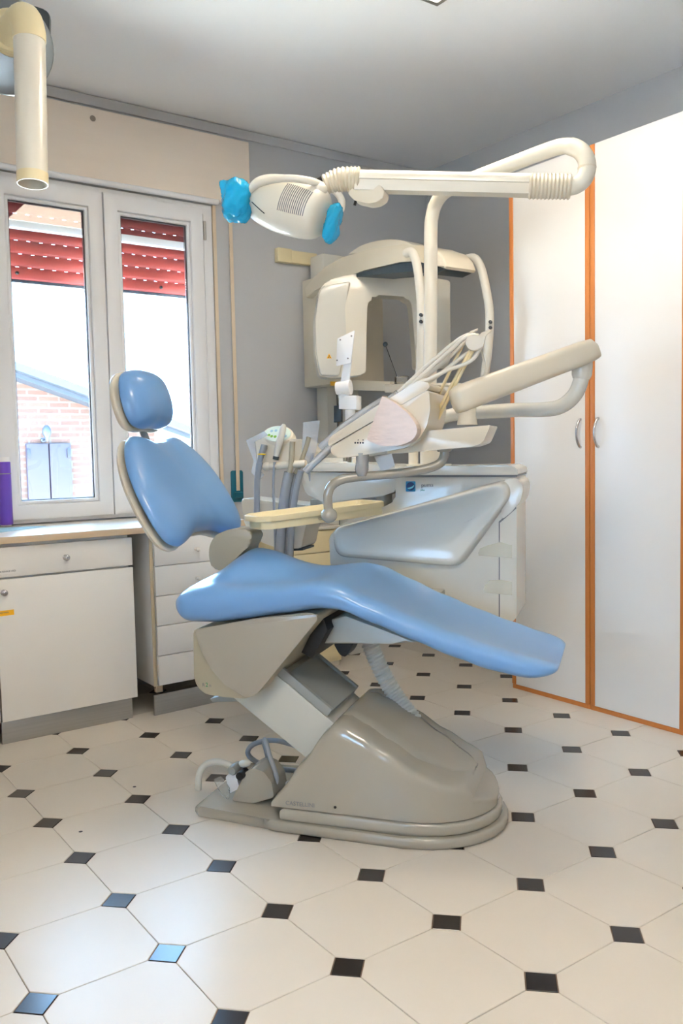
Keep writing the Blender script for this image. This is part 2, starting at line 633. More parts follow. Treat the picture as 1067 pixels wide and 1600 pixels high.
# ---------------------------------------------------------------- window
win = thing('window_1', (1.144, YW, WZ0), 'white plastic double casement window above the worktop', 'window')
win['kind'] = 'structure'
def framebox(bm, x0, x1, z0, z1, w, y0, y1, bev, wb=None, wt=None):
    """mitred rectangular frame"""
    wb = wb or w; wt = wt or w
    o = [(x0, z0), (x1, z0), (x1, z1), (x0, z1)]
    i = [(x0 + w, z0 + wb), (x1 - w, z0 + wb), (x1 - w, z1 - wt), (x0 + w, z1 - wt)]
    b = bmesh.new()
    A = [b.verts.new((x, y0, z)) for x, z in o]
    Bq = [b.verts.new((x, y0, z)) for x, z in i]
    Cq = [b.verts.new((x, y1, z)) for x, z in o]
    Dq = [b.verts.new((x, y1, z)) for x, z in i]
    front = []
    for k in range(4):
        q = (k + 1) % 4
        b.faces.new((A[k], A[q], Bq[q], Bq[k]))
        b.faces.new((Cq[q], Cq[k], Dq[k], Dq[q]))
        b.faces.new((A[q], A[k], Cq[k], Cq[q]))
        b.faces.new((Bq[k], Bq[q], Dq[q], Dq[k]))
    ed = [e for e in b.edges if all(abs(v.co.y - y0) < 1e-6 for v in e.verts) and len([f for f in e.link_faces if abs(f.normal.y) < 0.5]) > 0]
    bmesh.ops.recalc_face_normals(b, faces=b.faces[:])
    bevel_edges(b, ed, bev, 2)
    merge_in(bm, b)
bm = bmesh.new(); framebox(bm, 0.52, 1.77, 0.91, 2.597, 0.055, YW - 0.012, YW + 0.06, 0.006)
obj('outer_frame', bm, 'pvc', win)
for side, (xa, xb) in enumerate(((0.585, 1.1415), (1.1465, 1.705))):
    b = bmesh.new(); framebox(b, xa, xb, 0.928, 2.572, 0.075, YW - 0.034, YW + 0.03, 0.008, 0.075, 0.085)
    sash = obj('sash', b, 'pvc', win)
    b = bmesh.new(); framebox(b, xa + 0.0755, xb - 0.0755, 1.0035, 2.4865, 0.018, YW - 0.022, YW + 0.02, 0.006)
    obj('glazing_bead', b, 'pvc', sash)
    b = bmesh.new(); framebox(b, xa + 0.0936, xb - 0.0936, 1.0216, 2.4684, 0.004, YW - 0.010, YW + 0.012, 0)
    obj('gasket', b, 'gasket', sash)
    b = bmesh.new(); cbox(b, (xa + 0.0978, YW + 0.0, 1.0258), (xb - 0.0978, YW + 0.004, 2.4642))
    obj('pane', b, 'window_glass', sash)
b = bmesh.new(); tube(b, [(1.712, YW - 0.034, 2.40), (1.712, YW - 0.034, 2.50)], 0.009, 10)
obj('hinge', b, 'brushed_metal', win)
b = bmesh.new(); tube(b, [(1.712, YW - 0.034, 0.98), (1.712, YW - 0.034, 1.08)], 0.009, 10)
obj('hinge', b, 'brushed_metal', win)
b = bmesh.new(); cbox(b, (1.775, YW - 0.014, 0.90), (1.795, YW, 2.60), 0.002)
obj('casing_strip', b, 'strap_beige', win)
# outer sill
b = bmesh.new(); cbox(b, (WX0, YW + 0.065, WZ0), (WX1, YW + T_ + 0.05, WZ0 + 0.03), 0.004)
obj('outer_sill', b, 'pvc', win)
# white cross rail of the shutter guide in front of the slats
b = bmesh.new(); cbox(b, (WX0, YW + 0.085, 2.365), (WX1, YW + 0.125, 2.405), 0.006)
obj('cross_rail', b, 'pvc', win)
b = bmesh.new(); cbox(b, (WX0, YW + 0.085, 2.50), (WX1, YW + 0.135, 2.598), 0.006)
obj('head_rail', b, 'pvc', win)

# unseen window added for fill light, in the wall on the camera's left hand
fill_win = thing('window_fill', (X0, (LY0 + LY1) / 2, LZ0), 'added white double casement window on the side wall, letting in fill light', 'window')
fill_win['kind'] = 'structure'
def side_frame(b, ya, yb, za, zb, w, xa, xb):
    t_ = bmesh.new()
    framebox(t_, ya, yb, za, zb, w, -xb, -xa, 0.004)
    for v in t_.verts:
        v.co = V((-v.co.y, v.co.x, v.co.z))
    merge_in(b, t_)
bm = bmesh.new(); side_frame(bm, LY0 + 0.002, LY1 - 0.002, LZ0 + 0.002, LZ1 - 0.002, 0.055, X0 - 0.08, X0 + 0.01)
obj('outer_frame', bm, 'pvc', fill_win)
ym = (LY0 + LY1) / 2
for ya, yb in ((LY0 + 0.06, ym - 0.002), (ym + 0.002, LY1 - 0.06)):
    b = bmesh.new(); side_frame(b, ya, yb, LZ0 + 0.06, LZ1 - 0.06, 0.08, X0 - 0.05, X0 + 0.02)
    sash = obj('sash', b, 'pvc', fill_win)
    b = bmesh.new(); cbox(b, (X0 - 0.02, ya + 0.081, LZ0 + 0.141), (X0 - 0.016, yb - 0.081, LZ1 - 0.141))
    obj('pane', b, 'window_glass', sash)

sh2 = thing('roller_shutter', (X0 - 0.17, ym, 1.75), 'added red brown roller shutter blocking sky light at the side window', 'shutter')  # added to block sky light while ground bounce still enters below
for k in range(12):
    b = bmesh.new(); cbox(b, (X0 - 0.176, LY0 + 0.004, 1.75 + k * 0.0665), (X0 - 0.164, LY1 - 0.004, 1.75 + k * 0.0665 + 0.064), 0.004)
    obj('slat', b, 'slat_red', sh2)

# roller shutter, partly lowered
sh = thing('roller_shutter', (1.144, YW + 0.17, 2.12), 'red brown roller shutter half rolled up outside the window', 'shutter')
zs = 2.128
sp_ = 0.066
def slat_mesh():
    b = bmesh.new()
    per = 0.062
    ncol = int((WX1 - WX0 - 0.012) / per)
    xs = []
    for c in range(ncol):
        xs += [WX0 + 0.006 + c * per, WX0 + 0.006 + c * per + 0.044]
    xs.append(WX0 + 0.006 + ncol * per)
    prof = [(0.0, 0.0), (0.006, 0.013), (0.009, 0.028), (0.006, 0.044), (0.0, 0.0605), (0.0, 0.0655)]
    rows = [[b.verts.new((x - 1.144, -yo, z)) for x in xs] for yo, z in prof]
    for r in range(len(prof) - 1):
        for c in range(len(xs) - 1):
            if r == len(prof) - 2 and c % 2 == 1:
                continue
            b.faces.new((rows[r][c], rows[r][c + 1], rows[r + 1][c + 1], rows[r + 1][c]))
    me = bpy.data.meshes.new('slat')
    b.to_mesh(me); b.free()
    me.shade_smooth()
    me.materials.append(MATS['slat_red'])
    return me
sm = slat_mesh()
for k in range(8):
    o = bpy.data.objects.new('slat', sm)
    o.parent = sh
    o.location = (0.018 * (k % 2), 0.0, zs - 2.12 + k * sp_)
    md = o.modifiers.new('solid', 'SOLIDIFY'); md.thickness = 0.006; md.offset = 1
    COL.objects.link(o)
b = bmesh.new(); cbox(b, (WX0 + 0.004, YW + 0.162, 2.113), (WX1 - 0.004, YW + 0.178, 2.129), 0.003)
obj('bottom_bar', b, 'house_fascia', sh)
for x in (0.755, 1.53):
    b = bmesh.new(); lathe(b, (x, YW + 0.156, 2.158), (0, -1, 0), [(0.009, 0), (0.009, 0.006), (0.006, 0.012)], 10)
    obj('stop_button', b, 'dark_rubber', sh)

# strap and winder
st = thing('shutter_strap', (1.885, YW, 0.96), 'beige shutter strap running down to a teal winder beside the window', 'strap')
b = bmesh.new(); cbox(b, (1.874, YW - 0.016, 1.02), (1.896, YW - 0.011, 2.62), 0.001)
obj('strap', b, 'strap_beige', st)
b = bmesh.new(); prism(b, round_poly([(1.845, YW, 0.955), (1.92, YW, 0.955), (1.92, YW, 1.135), (1.845, YW, 1.135)], 0.01), (0, -0.010, 0), 0.003)
obj('winder_plate', b, 'teal', st)
b = bmesh.new(); rbox(b, (1.885, YW - 0.018, 0.995), (0.055, 0.018, 0.035), 0.006)
obj('winder_mouth', b, 'teal', st)

# ---------------------------------------------------------------- ceiling lights: one at the frame's top edge, one added over the camera for fill
lx1, ly1 = [1.9045, 0.7043]
def ceiling_light(x1, y1, label, glow):
    x0, y0 = x1 - 0.62, y1 - 0.62
    cl = thing('ceiling_light', ((x0 + x1) / 2, (y0 + y1) / 2, HC), label, 'ceiling light', 'square ceiling light panels')
    bm = bmesh.new()
    o_ = [(x0, y0), (x1, y0), (x1, y1), (x0, y1)]
    i_ = [(x0 + 0.02, y0 + 0.02), (x1 - 0.02, y0 + 0.02), (x1 - 0.02, y1 - 0.02), (x0 + 0.02, y1 - 0.02)]
    rows = [[bm.verts.new((x, y, z)) for x, y in r_] for r_, z in ((o_, HC - 0.0005), (o_, HC - 0.065), (i_, HC - 0.065), (i_, HC - 0.0005))]
    for r_ in range(4):
        for k in range(4):
            bm.faces.new((rows[r_][k], rows[r_][(k + 1) % 4], rows[(r_ + 1) % 4][(k + 1) % 4], rows[(r_ + 1) % 4][k]))
    obj('frame', bm, 'brushed_metal', cl, smooth=0)
    bm = bmesh.new(); cbox(bm, (x0 + 0.021, y0 + 0.021, HC - 0.062), (x1 - 0.021, y1 - 0.021, HC - 0.03))
    obj('diffuser', bm, glow, cl, smooth=0)
ceiling_light(lx1, ly1, 'square lit ceiling panel at the top edge of the picture', 'lamp_glow')
ceiling_light(lx1 - 1.9, ly1 - 1.9, 'square lit ceiling panel added over the camera as unseen fill light', 'lamp_glow_fill')

# ---------------------------------------------------------------- outside: the house across the yard
bm = bmesh.new(); cbox(bm, (-24, -20, -0.75), (-3.2, 24, -0.7))  # unseen pale ground, added to bounce sunlight up through the side window
struct('ground_bounce', bm, 'bounce_ground_pale', 'pale ground added beside the building to bounce sunlight', 'ground')
bm = bmesh.new(); cbox(bm, (-3.2, YW + 0.3, -0.75), (26, 24, -0.7))  # yard kept dark so less light bounces onto the house
struct('ground_yard', bm, 'yard_asphalt', 'dark asphalt yard outside the window', 'ground')
HY = 9.0
ho = thing('neighbour_house', (3.0, HY, -0.7), 'pale brick house with a sloping roof edge seen through the window', 'house')
rf = [(2.5839, 2.1364), (3.5281, 1.8173), (4.5328, 1.4666), (4.8163, 1.3495)]
dz = (rf[1][1] - rf[0][1]) / (rf[1][0] - rf[0][0])
xe = rf[3][0] - 0.15
def rz(x): return rf[0][1] + dz * (x - rf[0][0])
bm = bmesh.new()
prism(bm, [(-4.5, HY, -0.7), (xe - 0.4, HY, -0.7), (xe - 0.4, HY, rz(xe - 0.4)), (-4.5, HY, rz(-4.5))], (0, 6, 0))
obj('wall', bm, 'house_brick', ho, smooth=0)
bm = bmesh.new()
prism(bm, [(-4.8, HY - 0.30, rz(-4.8)), (xe, HY - 0.30, rz(xe)), (xe, HY - 0.30, rz(xe) + 0.06), (-4.8, HY - 0.30, rz(-4.8) + 0.06)], (0, 6.6, 0))
obj('soffit', bm, 'house_fascia', ho, smooth=0)
bm = bmesh.new()
prism(bm, [(-4.9, HY - 0.42, rz(-4.9) + 0.062), (xe + 0.1, HY - 0.42, rz(xe + 0.1) + 0.062), (xe + 0.1, HY - 0.42, rz(xe + 0.1) + 0.16), (-4.9, HY - 0.42, rz(-4.9) + 0.16)], (0, 6.8, 0))
obj('roof', bm, 'house_fascia', ho, smooth=0)
s4 = [(2.5521, 1.4059), (3.118, 1.4058), (3.1211, 0.6189), (2.5548, 0.6135)]
sx0, sx1, sz1, sz0 = s4[0][0], s4[1][0], s4[0][1], s4[2][1] - 0.1
for k in range(2):
    xa = sx0 + (sx1 - sx0) * k / 2; xb = sx0 + (sx1 - sx0) * (k + 1) / 2
    b = bmesh.new()
    cbox(b, (xa + 0.008, HY - 0.05, sz0), (xb - 0.008, HY - 0.002, sz1), 0.006)
    leaf = obj('window_shutter', b, 'house_shutter', ho)
    b = bmesh.new(); cbox(b, (xa + (0.01 if k == 0 else (xb - xa) - 0.06), HY - 0.062, sz1 - 0.18), (xa + (0.05 if k == 0 else (xb - xa) - 0.02), HY - 0.051, sz1 - 0.06), 0.003)
    obj('hinge', b, 'dark_rubber', leaf)
lp = (2.7784, 8.8, 1.5689)
b = bmesh.new()
lathe(b, (lp[0], HY, lp[2] - 0.12), (0, -1, 0), [(0.03, 0.0), (0.03, 0.02), (0.01, 0.03), (0.01, 0.16)], 12)
lathe(b, (lp[0], HY - 0.17, lp[2] - 0.12), (0, 0, 1), [(0.012, -0.02), (0.03, 0.03), (0.055, 0.08), (0.05, 0.14), (0.02, 0.18)], 12)
obj('wall_lamp', b, 'house_fascia', ho)

# ================================================================== worktop and cabinets under the window
bm = bmesh.new(); cbox(bm, (-0.9, 1.82, 0.872), (1.615, YW - 0.001, 0.902), 0.002)
wt = obj('worktop', bm, 'worktop', origin=(0.35, 2.1, 0.872))
tag(wt, 'long cream laminate worktop under the window', 'worktop')
bm = bmesh.new(); cbox(bm, (-0.9, 1.8165, 0.8725), (1.615, 1.8195, 0.9015), 0.0008)
obj('edge_band', bm, 'worktop_edge', wt)

def knob(parent, c, material, r=0.014):
    b = bmesh.new()
    lathe(b, c, (0, -1, 0), [(r * 0.9, 0), (r * 0.9, 0.003), (r * 0.42, 0.005), (r * 0.40, 0.013), (r * 0.85, 0.018), (r, 0.024), (r * 0.75, 0.030), (r * 0.2, 0.032)], 16)
    return obj('knob', b, material, parent, smooth=50)

def base_cabinet(x0, x1, label, open_left=False):
    t = thing('base_cabinet', ((x0 + x1) / 2, 2.12, 0), label, 'cabinet', 'white cabinets under the worktop')
    b = bmesh.new(); cbox(b, (x0 + 0.012, 1.866, 0.105), (x1 - 0.012, YW - 0.03, 0.868), 0.002)
    obj('body', b, 'white_laminate', t)
    b = bmesh.new(); cbox(b, (x0, 1.843, 0.728), (x1, 1.864, 0.856), 0.002)
    dr = obj('drawer', b, 'white_laminate', t)
    b = bmesh.new(); cbox(b, (x0, 1.843, 0.108), (x1, 1.864, 0.719), 0.002)
    do = obj('door', b, 'white_laminate', t)
    b = bmesh.new(); cbox(b, (x0 + 0.005, 1.885, 0.0), (x1 - 0.012, 1.90, 0.103), 0.001)
    obj('kick_board', b, 'brushed_metal', t)
    return t, dr, do
t1, dr, do = base_cabinet(0.404, 1.011, 'white base cabinet with one drawer and a door carrying a yellow sticker')
knob(dr, (0.701, 1.843, 0.791), 'chrome')
knob(do, (0.432, 1.843, 0.665), 'chrome')
b = bmesh.new(); cbox(b, (0.412, 1.8422, 0.742), (0.478, 1.843, 0.764))
lab = obj('paper_label', b, 'paper_white', dr)
lettering('label_print', 'MATERIALE USO', 0.010, (0.414, 1.8418, 0.750), (1, 0, 0), (0, 0, 1), 'print_black', dr)
b = bmesh.new(); cbox(b, (0.408, 1.8422, 0.565), (0.472, 1.843, 0.588))
obj('yellow_sticker', b, 'label_yellow', do)
lettering('sticker_print', 'depositato', 0.009, (0.412, 1.8418, 0.577), (1, 0, 0), (0, 0, 1), 'print_grey', do)
t2, dr, do = base_cabinet(-0.21, 0.397, 'white base cabinet standing next to the sticker cabinet, at the picture edge')
knob(dr, (0.09, 1.843, 0.791), 'chrome')
knob(do, (0.36, 1.843, 0.665), 'chrome')

# drawer chest
dc = thing('drawer_chest', (1.34, 2.12, 0), 'white five drawer chest standing under the worktop end', 'drawers')
b = bmesh.new(); cbox(b, (1.103, 1.862, 0.135), (1.575, YW - 0.03, 0.868), 0.002)
body = obj('body', b, 'white_laminate', dc)
b = bmesh.new(); cbox(b, (1.100, 1.8585, 0.135), (1.1168, 1.8618, 0.866), 0.0008)
obj('side_edge', b, 'board_edge', dc)
for k in range(5):
    z0 = 0.140 + k * 0.1425
    b = bmesh.new(); cbox(b, (1.119, 1.842, z0 + 0.0015), (1.575, 1.861, z0 + 0.141), 0.0015)
    dr = obj('drawer', b, 'white_laminate', dc)
    knob(dr, (1.333, 1.842, z0 + 0.066), 'knob_white', 0.011)
b = bmesh.new(); cbox(b, (1.118, 1.875, 0.10), (1.15, 1.90, 0.1345), 0.001)
obj('support_block', b, 'worktop_edge', dc)
b = bmesh.new(); prism(b, [(1.093, 1.846, 0.0), (1.50, 1.862, 0.0), (1.50, 1.862, 0.098), (1.093, 1.846, 0.098)], (0, 0.014, 0), 0.001)
obj('kick_board', b, 'brushed_metal', dc)
b = bmesh.new(); cbox(b, (1.54, 1.90, 0.0), (1.57, YW - 0.05, 0.1345), 0.001)
obj('foot_rail', b, 'board_edge', dc)
b = bmesh.new(); cbox(b, (1.16, 2.30, 0.0), (1.19, YW - 0.04, 0.1345), 0.001)
obj('foot_rail', b, 'board_edge', dc)

# film roll and tray paper on the worktop
RX, RY = [0.5961, 2.3828]
rl = thing('film_roll', (RX, RY, 0.905), 'purple wrapped roll standing upright on the blue paper', 'roll')
b = bmesh.new(); lathe(b, (RX, RY, 0.912), (0, 0, 1), [(0.029, 0), (0.032, 0.004), (0.032, 0.30), (0.029, 0.303)], 24)
obj('film', b, 'purple', rl)
b = bmesh.new(); lathe(b, (RX, RY, 0.9055), (0, 0, 1), [(0.024, 0), (0.024, 0.0064)], 20)
obj('core_end', b, 'paper_white', rl)
b = bmesh.new(); lathe(b, (RX, RY, 1.2151), (0, 0, 1), [(0.028, 0), (0.028, 0.022), (0.022, 0.022), (0.021, 0.005)], 20)
obj('core_end', b, 'paper_white', rl)
b = bmesh.new(); lathe(b, (RX, RY, 1.155), (0, 0, 1), [(0.0325, 0), (0.0335, 0.003), (0.0325, 0.006)], 24, caps=False)
obj('wrap_edge', b, 'clear_film', rl)
b = bmesh.new()
prism(b, [(0.20, 2.02, 0.9024), (0.44, 2.03, 0.9024), (0.74, 2.24, 0.9024), (0.60, 2.30, 0.9024), (0.20, 2.28, 0.9024)], (0, 0, 0.0022), 0)
tag(obj('tray_paper', b, 'mat_blue'), 'pale blue paper sheet lying flat on the worktop', 'paper')

# ================================================================== wardrobe
def wardrobe(y1, y0, label, hinge_far):
    t = thing('wardrobe', ((2.73 + XW) / 2, (y0 + y1) / 2, 0), label, 'wardrobe', 'tall white wardrobes along the wall')
    b = bmesh.new(); cbox(b, (2.752, y0 + 0.001, 0.022), (XW - 0.005, y1 - 0.001, 2.575), 0.001)
    obj('body', b, 'white_laminate', t, smooth=0)
    b = bmesh.new(); cbox(b, (2.735, y0 + 0.0005, 0.0), (2.751, y1 - 0.0005, 0.0215), 0.001)
    obj('plinth', b, 'orange_wood', t)
    b = bmesh.new(); cbox(b, (2.731, y0 + 0.027, 0.024), (2.7505, y1 - 0.027, 2.575), 0.001)
    do = obj('door', b, 'white_laminate', t)
    for ya, yb in ((y0 + 0.001, y0 + 0.0265), (y1 - 0.0265, y1 - 0.001)):
        b = bmesh.new(); cbox(b, (2.7285, ya, 0.024), (2.7505, yb, 2.575), 0.003)
        obj('edge_strip', b, 'orange_wood', t)
    yh = (y0 + 0.052) if hinge_far else (y1 - 0.046)
    b = bmesh.new()
    pa = catmull([(2.732, yh, 1.228), (2.722, yh, 1.232), (2.706, yh, 1.258), (2.700, yh, 1.292), (2.706, yh, 1.326), (2.722, yh, 1.352), (2.732, yh, 1.356)], 4)
    tube(b, pa, [0.0055 + 0.0015 * abs(k / (len(pa) - 1) - 0.5) * 2 for k in range(len(pa))], 10)
    obj('handle', b, 'chrome', do, smooth=70)
    return t
wardrobe(1.104, 0.615, 'tall white wardrobe unit farther from the camera, handle by the middle strips', True)
wardrobe(0.614, 0.125, 'tall white wardrobe unit nearer the camera, reaching the picture edge', False)
wardrobe(0.124, -0.365, 'tall white wardrobe unit just past the picture edge', True)

# ================================================================== dental chair
TC = 0.27
chair = thing('dental_chair', G(0.0, TC, 0.0), 'pale blue reclined dental chair with a sculpted white base', 'dental chair')

# --- floor plate
def nose(hw, s1, s0, tc, n=14):
    """half-oval nose outline from (s0, tc-hw) round s1 to (s0, tc+hw)"""
    return [(s0 + (s1 - s0) * math.sin(PI * k / n) ** 0.9 if 0 < k < n else s0, tc - hw * math.cos(PI * k / n)) for k in range(n + 1)]
pl = [(-0.605, 0.06), (-0.585, 0.040), (-0.34, 0.035), (-0.315, 0.008), (-0.29, 0.002)] + nose(0.262, 0.43, 0.14, 0.264) + [(-0.29, 0.526), (-0.315, 0.52), (-0.34, 0.493), (-0.585, 0.488), (-0.605, 0.468)]
bm = bmesh.new(); prism(bm, [G(s, t, 0.0006) for s, t in pl], (0, 0, 0.034), 0.012, 3)
plate = obj('base_plate', bm, 'chair_shell', chair)
pl2 = [(-0.275, 0.018)] + nose(0.244, 0.412, 0.13, 0.262) + [(-0.275, 0.506)]
bm = bmesh.new(); prism(bm, [G(s, t, 0.034) for s, t in pl2], (0, 0, 0.040), 0.012, 3)
obj('base_rim', bm, 'chair_shell', chair)

# --- base cover, wedge with a rounded nose
prof_b = [(-0.3033, 0.0964), (-0.2775, 0.1292), (-0.2011, 0.2306), (-0.122, 0.3323), (-0.091, 0.364), (-0.0567, 0.3689), (-0.0042, 0.3443), (0.0785, 0.2983), (0.1798, 0.2367), (0.2675, 0.1973), (0.344, 0.1754), (0.4154, 0.1634)]
rings = []
def cover_ring(s, ztop, hw, e=0.36, zb=0.078):
    n = 36
    out = []
    for k in range(n):
        th = 2 * PI * k / n
        c_, s_ = math.cos(th), math.sin(th)
        tt = -math.copysign(abs(c_) ** e, c_) * hw
        if s_ >= 0:
            z = zb + (ztop - zb) * abs(s_) ** e
        else:
            z = zb
            tt = -hw * c_
        out.append(G(s, 0.264 + tt, z))
    return out
tabz = [(-0.300, 0.09), (-0.285, 0.115), (-0.215, 0.215), (-0.135, 0.318), (-0.105, 0.345), (-0.07, 0.348), (-0.01, 0.322), (0.08, 0.272), (0.18, 0.212), (0.26, 0.166), (0.32, 0.136), (0.37, 0.116), (0.395, 0.100), (0.403, 0.086)]
tabz = [(p[0], p[1] + 0.004) for p in prof_b]
tabz = [(tabz[0][0] - 0.004, 0.092)] + tabz
smax = 0.400
def hw_at(s):
    if s < 0.12:
        return 0.240
    x = (s - 0.12) / (smax - 0.12)
    return max(0.02, 0.240 * math.sqrt(max(0.0, 1 - x ** 2.3)))
ss = [tabz[0][0] + 0.001] + [tabz[0][0] + (0.36 - tabz[0][0]) * k / 34 for k in range(1, 35)] + [0.375, 0.387, 0.395, 0.3985]
for s in ss:
    z = lerp_table(tabz, s)[0]
    if s > 0.33:
        z = min(z, 0.079 + 0.055 * math.sqrt(max(0.02, 1 - ((s - 0.33) / 0.072) ** 2)))
    rings.append(cover_ring(s, max(z, 0.082), hw_at(s), 0.19))
bm = bmesh.new(); loft(bm, rings)
cov = obj('base_cover', bm, 'chair_shell', chair, smooth=50)
# raised spine on the cover, between two shoulder lines
rings = []
for k in range(22):
    s = -0.085 + 0.41 * k / 21
    z = lerp_table(tabz, s)[0]
    w = 0.150 * math.sqrt(max(0.01, 1 - (max(0, (k - 10) / 11.6)) ** 2))
    hgt = 0.016 * math.sin(PI * min(1, (k + 2) / 23))
    rings.append([G(s, 0.264 + w * x, z - 0.02 + (0.02 + hgt) * y) for x, y in ((-1.1, 0), (-1, 0.55), (-0.9, 0.85), (-0.72, 0.98), (0, 1.02), (0.72, 0.98), (0.9, 0.85), (1, 0.55), (1.1, 0))])
bm = bmesh.new(); loft(bm, rings)
obj('cover_spine', bm, 'chair_shell', cov, smooth=60)
lx = [(-0.2551, 0.0888), (-0.1642, 0.0905)]
lettering('maker_lettering', 'CASTELLINI', 0.0195, G(lx[0][0], 0.0225, lx[0][1]), G(lx[1][0], 0, lx[1][1]) - G(lx[0][0], 0, lx[0][1]), (0, 0, 1), 'print_grey', cov)
sc_ = (-0.085, 0.0992)
b = bmesh.new(); lathe(b, G(sc_[0], 0.025, sc_[1]), -LT, [(0.0045, 0), (0.0045, 0.003), (0.003, 0.004)], 10)
obj('screw', b, 'dark_rubber', cov)

# --- lift arm
def beam(bm, p_lo, p_hi, w_lo, w_hi, t0, t1, bev=0.006):
    """box beam in the s-z plane: p_lo, p_hi lists of two (s,z) edge points"""
    prism(bm, [G(p_lo[0][0], t0, p_lo[0][1]), G(p_lo[1][0], t0, p_lo[1][1]), G(p_hi[1][0], t0, p_hi[1][1]), G(p_hi[0][0], t0, p_hi[0][1])], LT * (t1 - t0), bev)
ar = [(-0.4974, 0.4244), (-0.21, 0.22), (-0.0591, 0.3086), (-0.3459, 0.5239)]
bm = bmesh.new(); prism(bm, GS(0.10, ar), LT * 0.30, 0.006)
arm = obj('lift_arm', bm, 'arm_light', chair)
u_ = (V((ar[2][0] - ar[3][0], ar[2][1] - ar[3][1]))).normalized()
n_ = V((-u_.y, u_.x))
def on_arm(q, h_, t):
    p = V(ar[3]) + u_ * q + n_ * h_
    return G(p.x, t, p.y)
for (ta, tb) in ((0.10, 0.118), (0.382, 0.40)):
    bm = bmesh.new()
    prism(bm, [on_arm(-0.05, 0.0005, ta), on_arm(0.265, 0.0005, ta), on_arm(0.265, 0.032, ta), on_arm(-0.05, 0.032, ta)], LT * (tb - ta), 0.003)
    obj('arm_flange', bm, 'arm_grey', arm)
bm = bmesh.new()
prism(bm, [on_arm(0.075, 0.0006, 0.119), on_arm(0.265, 0.0006, 0.119), on_arm(0.265, 0.026, 0.119), on_arm(0.075, 0.026, 0.119)], LT * 0.262, 0.003)
obj('arm_top', bm, 'arm_grey', arm)

# --- knee cover under the seat
kc = [(-0.568, 0.6512), (-0.5713, 0.4956), (-0.5608, 0.4573), (-0.5284, 0.4357), (-0.463, 0.4316), (-0.3846, 0.4308), (-0.343, 0.4507), (-0.2779, 0.5266), (-0.1268, 0.7039), (-0.1286, 0.7202), (-0.1629, 0.725), (-0.34, 0.6992)]
bm = bmesh.new(); prism(bm, round_poly(GS(0.02, kc), 0.012), LT * 0.49, 0.018, 3)
knee = obj('knee_cover', bm, 'chair_beige', chair)
kc2 = [(-0.5601, 0.6506), (-0.5433, 0.5935), (-0.5035, 0.5228), (-0.454, 0.4725), (-0.3817, 0.4348), (-0.3402, 0.4547), (-0.2753, 0.5304), (-0.1246, 0.7072), (-0.1306, 0.7212), (-0.3373, 0.7005)]
bm = bmesh.new(); prism(bm, round_poly(GS(0.013, kc2), 0.010), LT * 0.008, 0.003, 2)
obj('side_panel', bm, 'chair_shell', knee)
p_ = (-0.5336, 0.4618)
lettering('model_lettering', '2', 0.020, G(p_[0] + 0.004, 0.0195, p_[1]), AX, UP, 'print_green', knee)
lettering('model_lettering', 'R', 0.017, G(p_[0] - 0.008, 0.0195, p_[1]), AX, UP, 'print_grey', knee)
lettering('model_lettering', 'n', 0.017, G(p_[0] + 0.017, 0.0195, p_[1]), AX, UP, 'print_grey', knee)
tg = [(-0.5666, 0.3894), (-0.5247, 0.4036), (-0.4122, 0.4005), (-0.422, 0.3909), (-0.5572, 0.3789)]
bm = bmesh.new(); prism(bm, GS(0.12, tg), LT * 0.22, 0.001)
obj('release_tab', bm, 'arm_grey', knee)
# black bellows between knee cover and bracket
bl = [(-0.219, 0.5741), (-0.1791, 0.5571), (-0.1237, 0.6529), (-0.1381, 0.6943), (-0.1582, 0.6872)]
bm = bmesh.new(); prism(bm, GS(0.10, bl), LT * 0.30, 0.004)
obj('bellows', bm, 'dark_rubber', chair)

# --- seat support bracket under the leg rest
br_ = [(-0.173, 0.593), (-0.1441, 0.6719), (-0.0812, 0.6916), (0.049, 0.6485), (0.1548, 0.6138), (0.074, 0.6055)]
bm = bmesh.new(); prism(bm, GS(0.16, br_), LT * 0.34, 0.008, 2)
obj('seat_bracket', bm, 'arm_light', chair)
b = bmesh.new()
pk = [(-0.1485, 0.5854), (-0.0757, 0.589), (-0.0923, 0.5532), (-0.1086, 0.5348), (-0.1265, 0.5469)]
prism(b, round_poly(GS(0.22, pk), 0.01), LT * 0.08, 0.008)
obj('bracket_pedal', b, 'dark_rubber', chair)

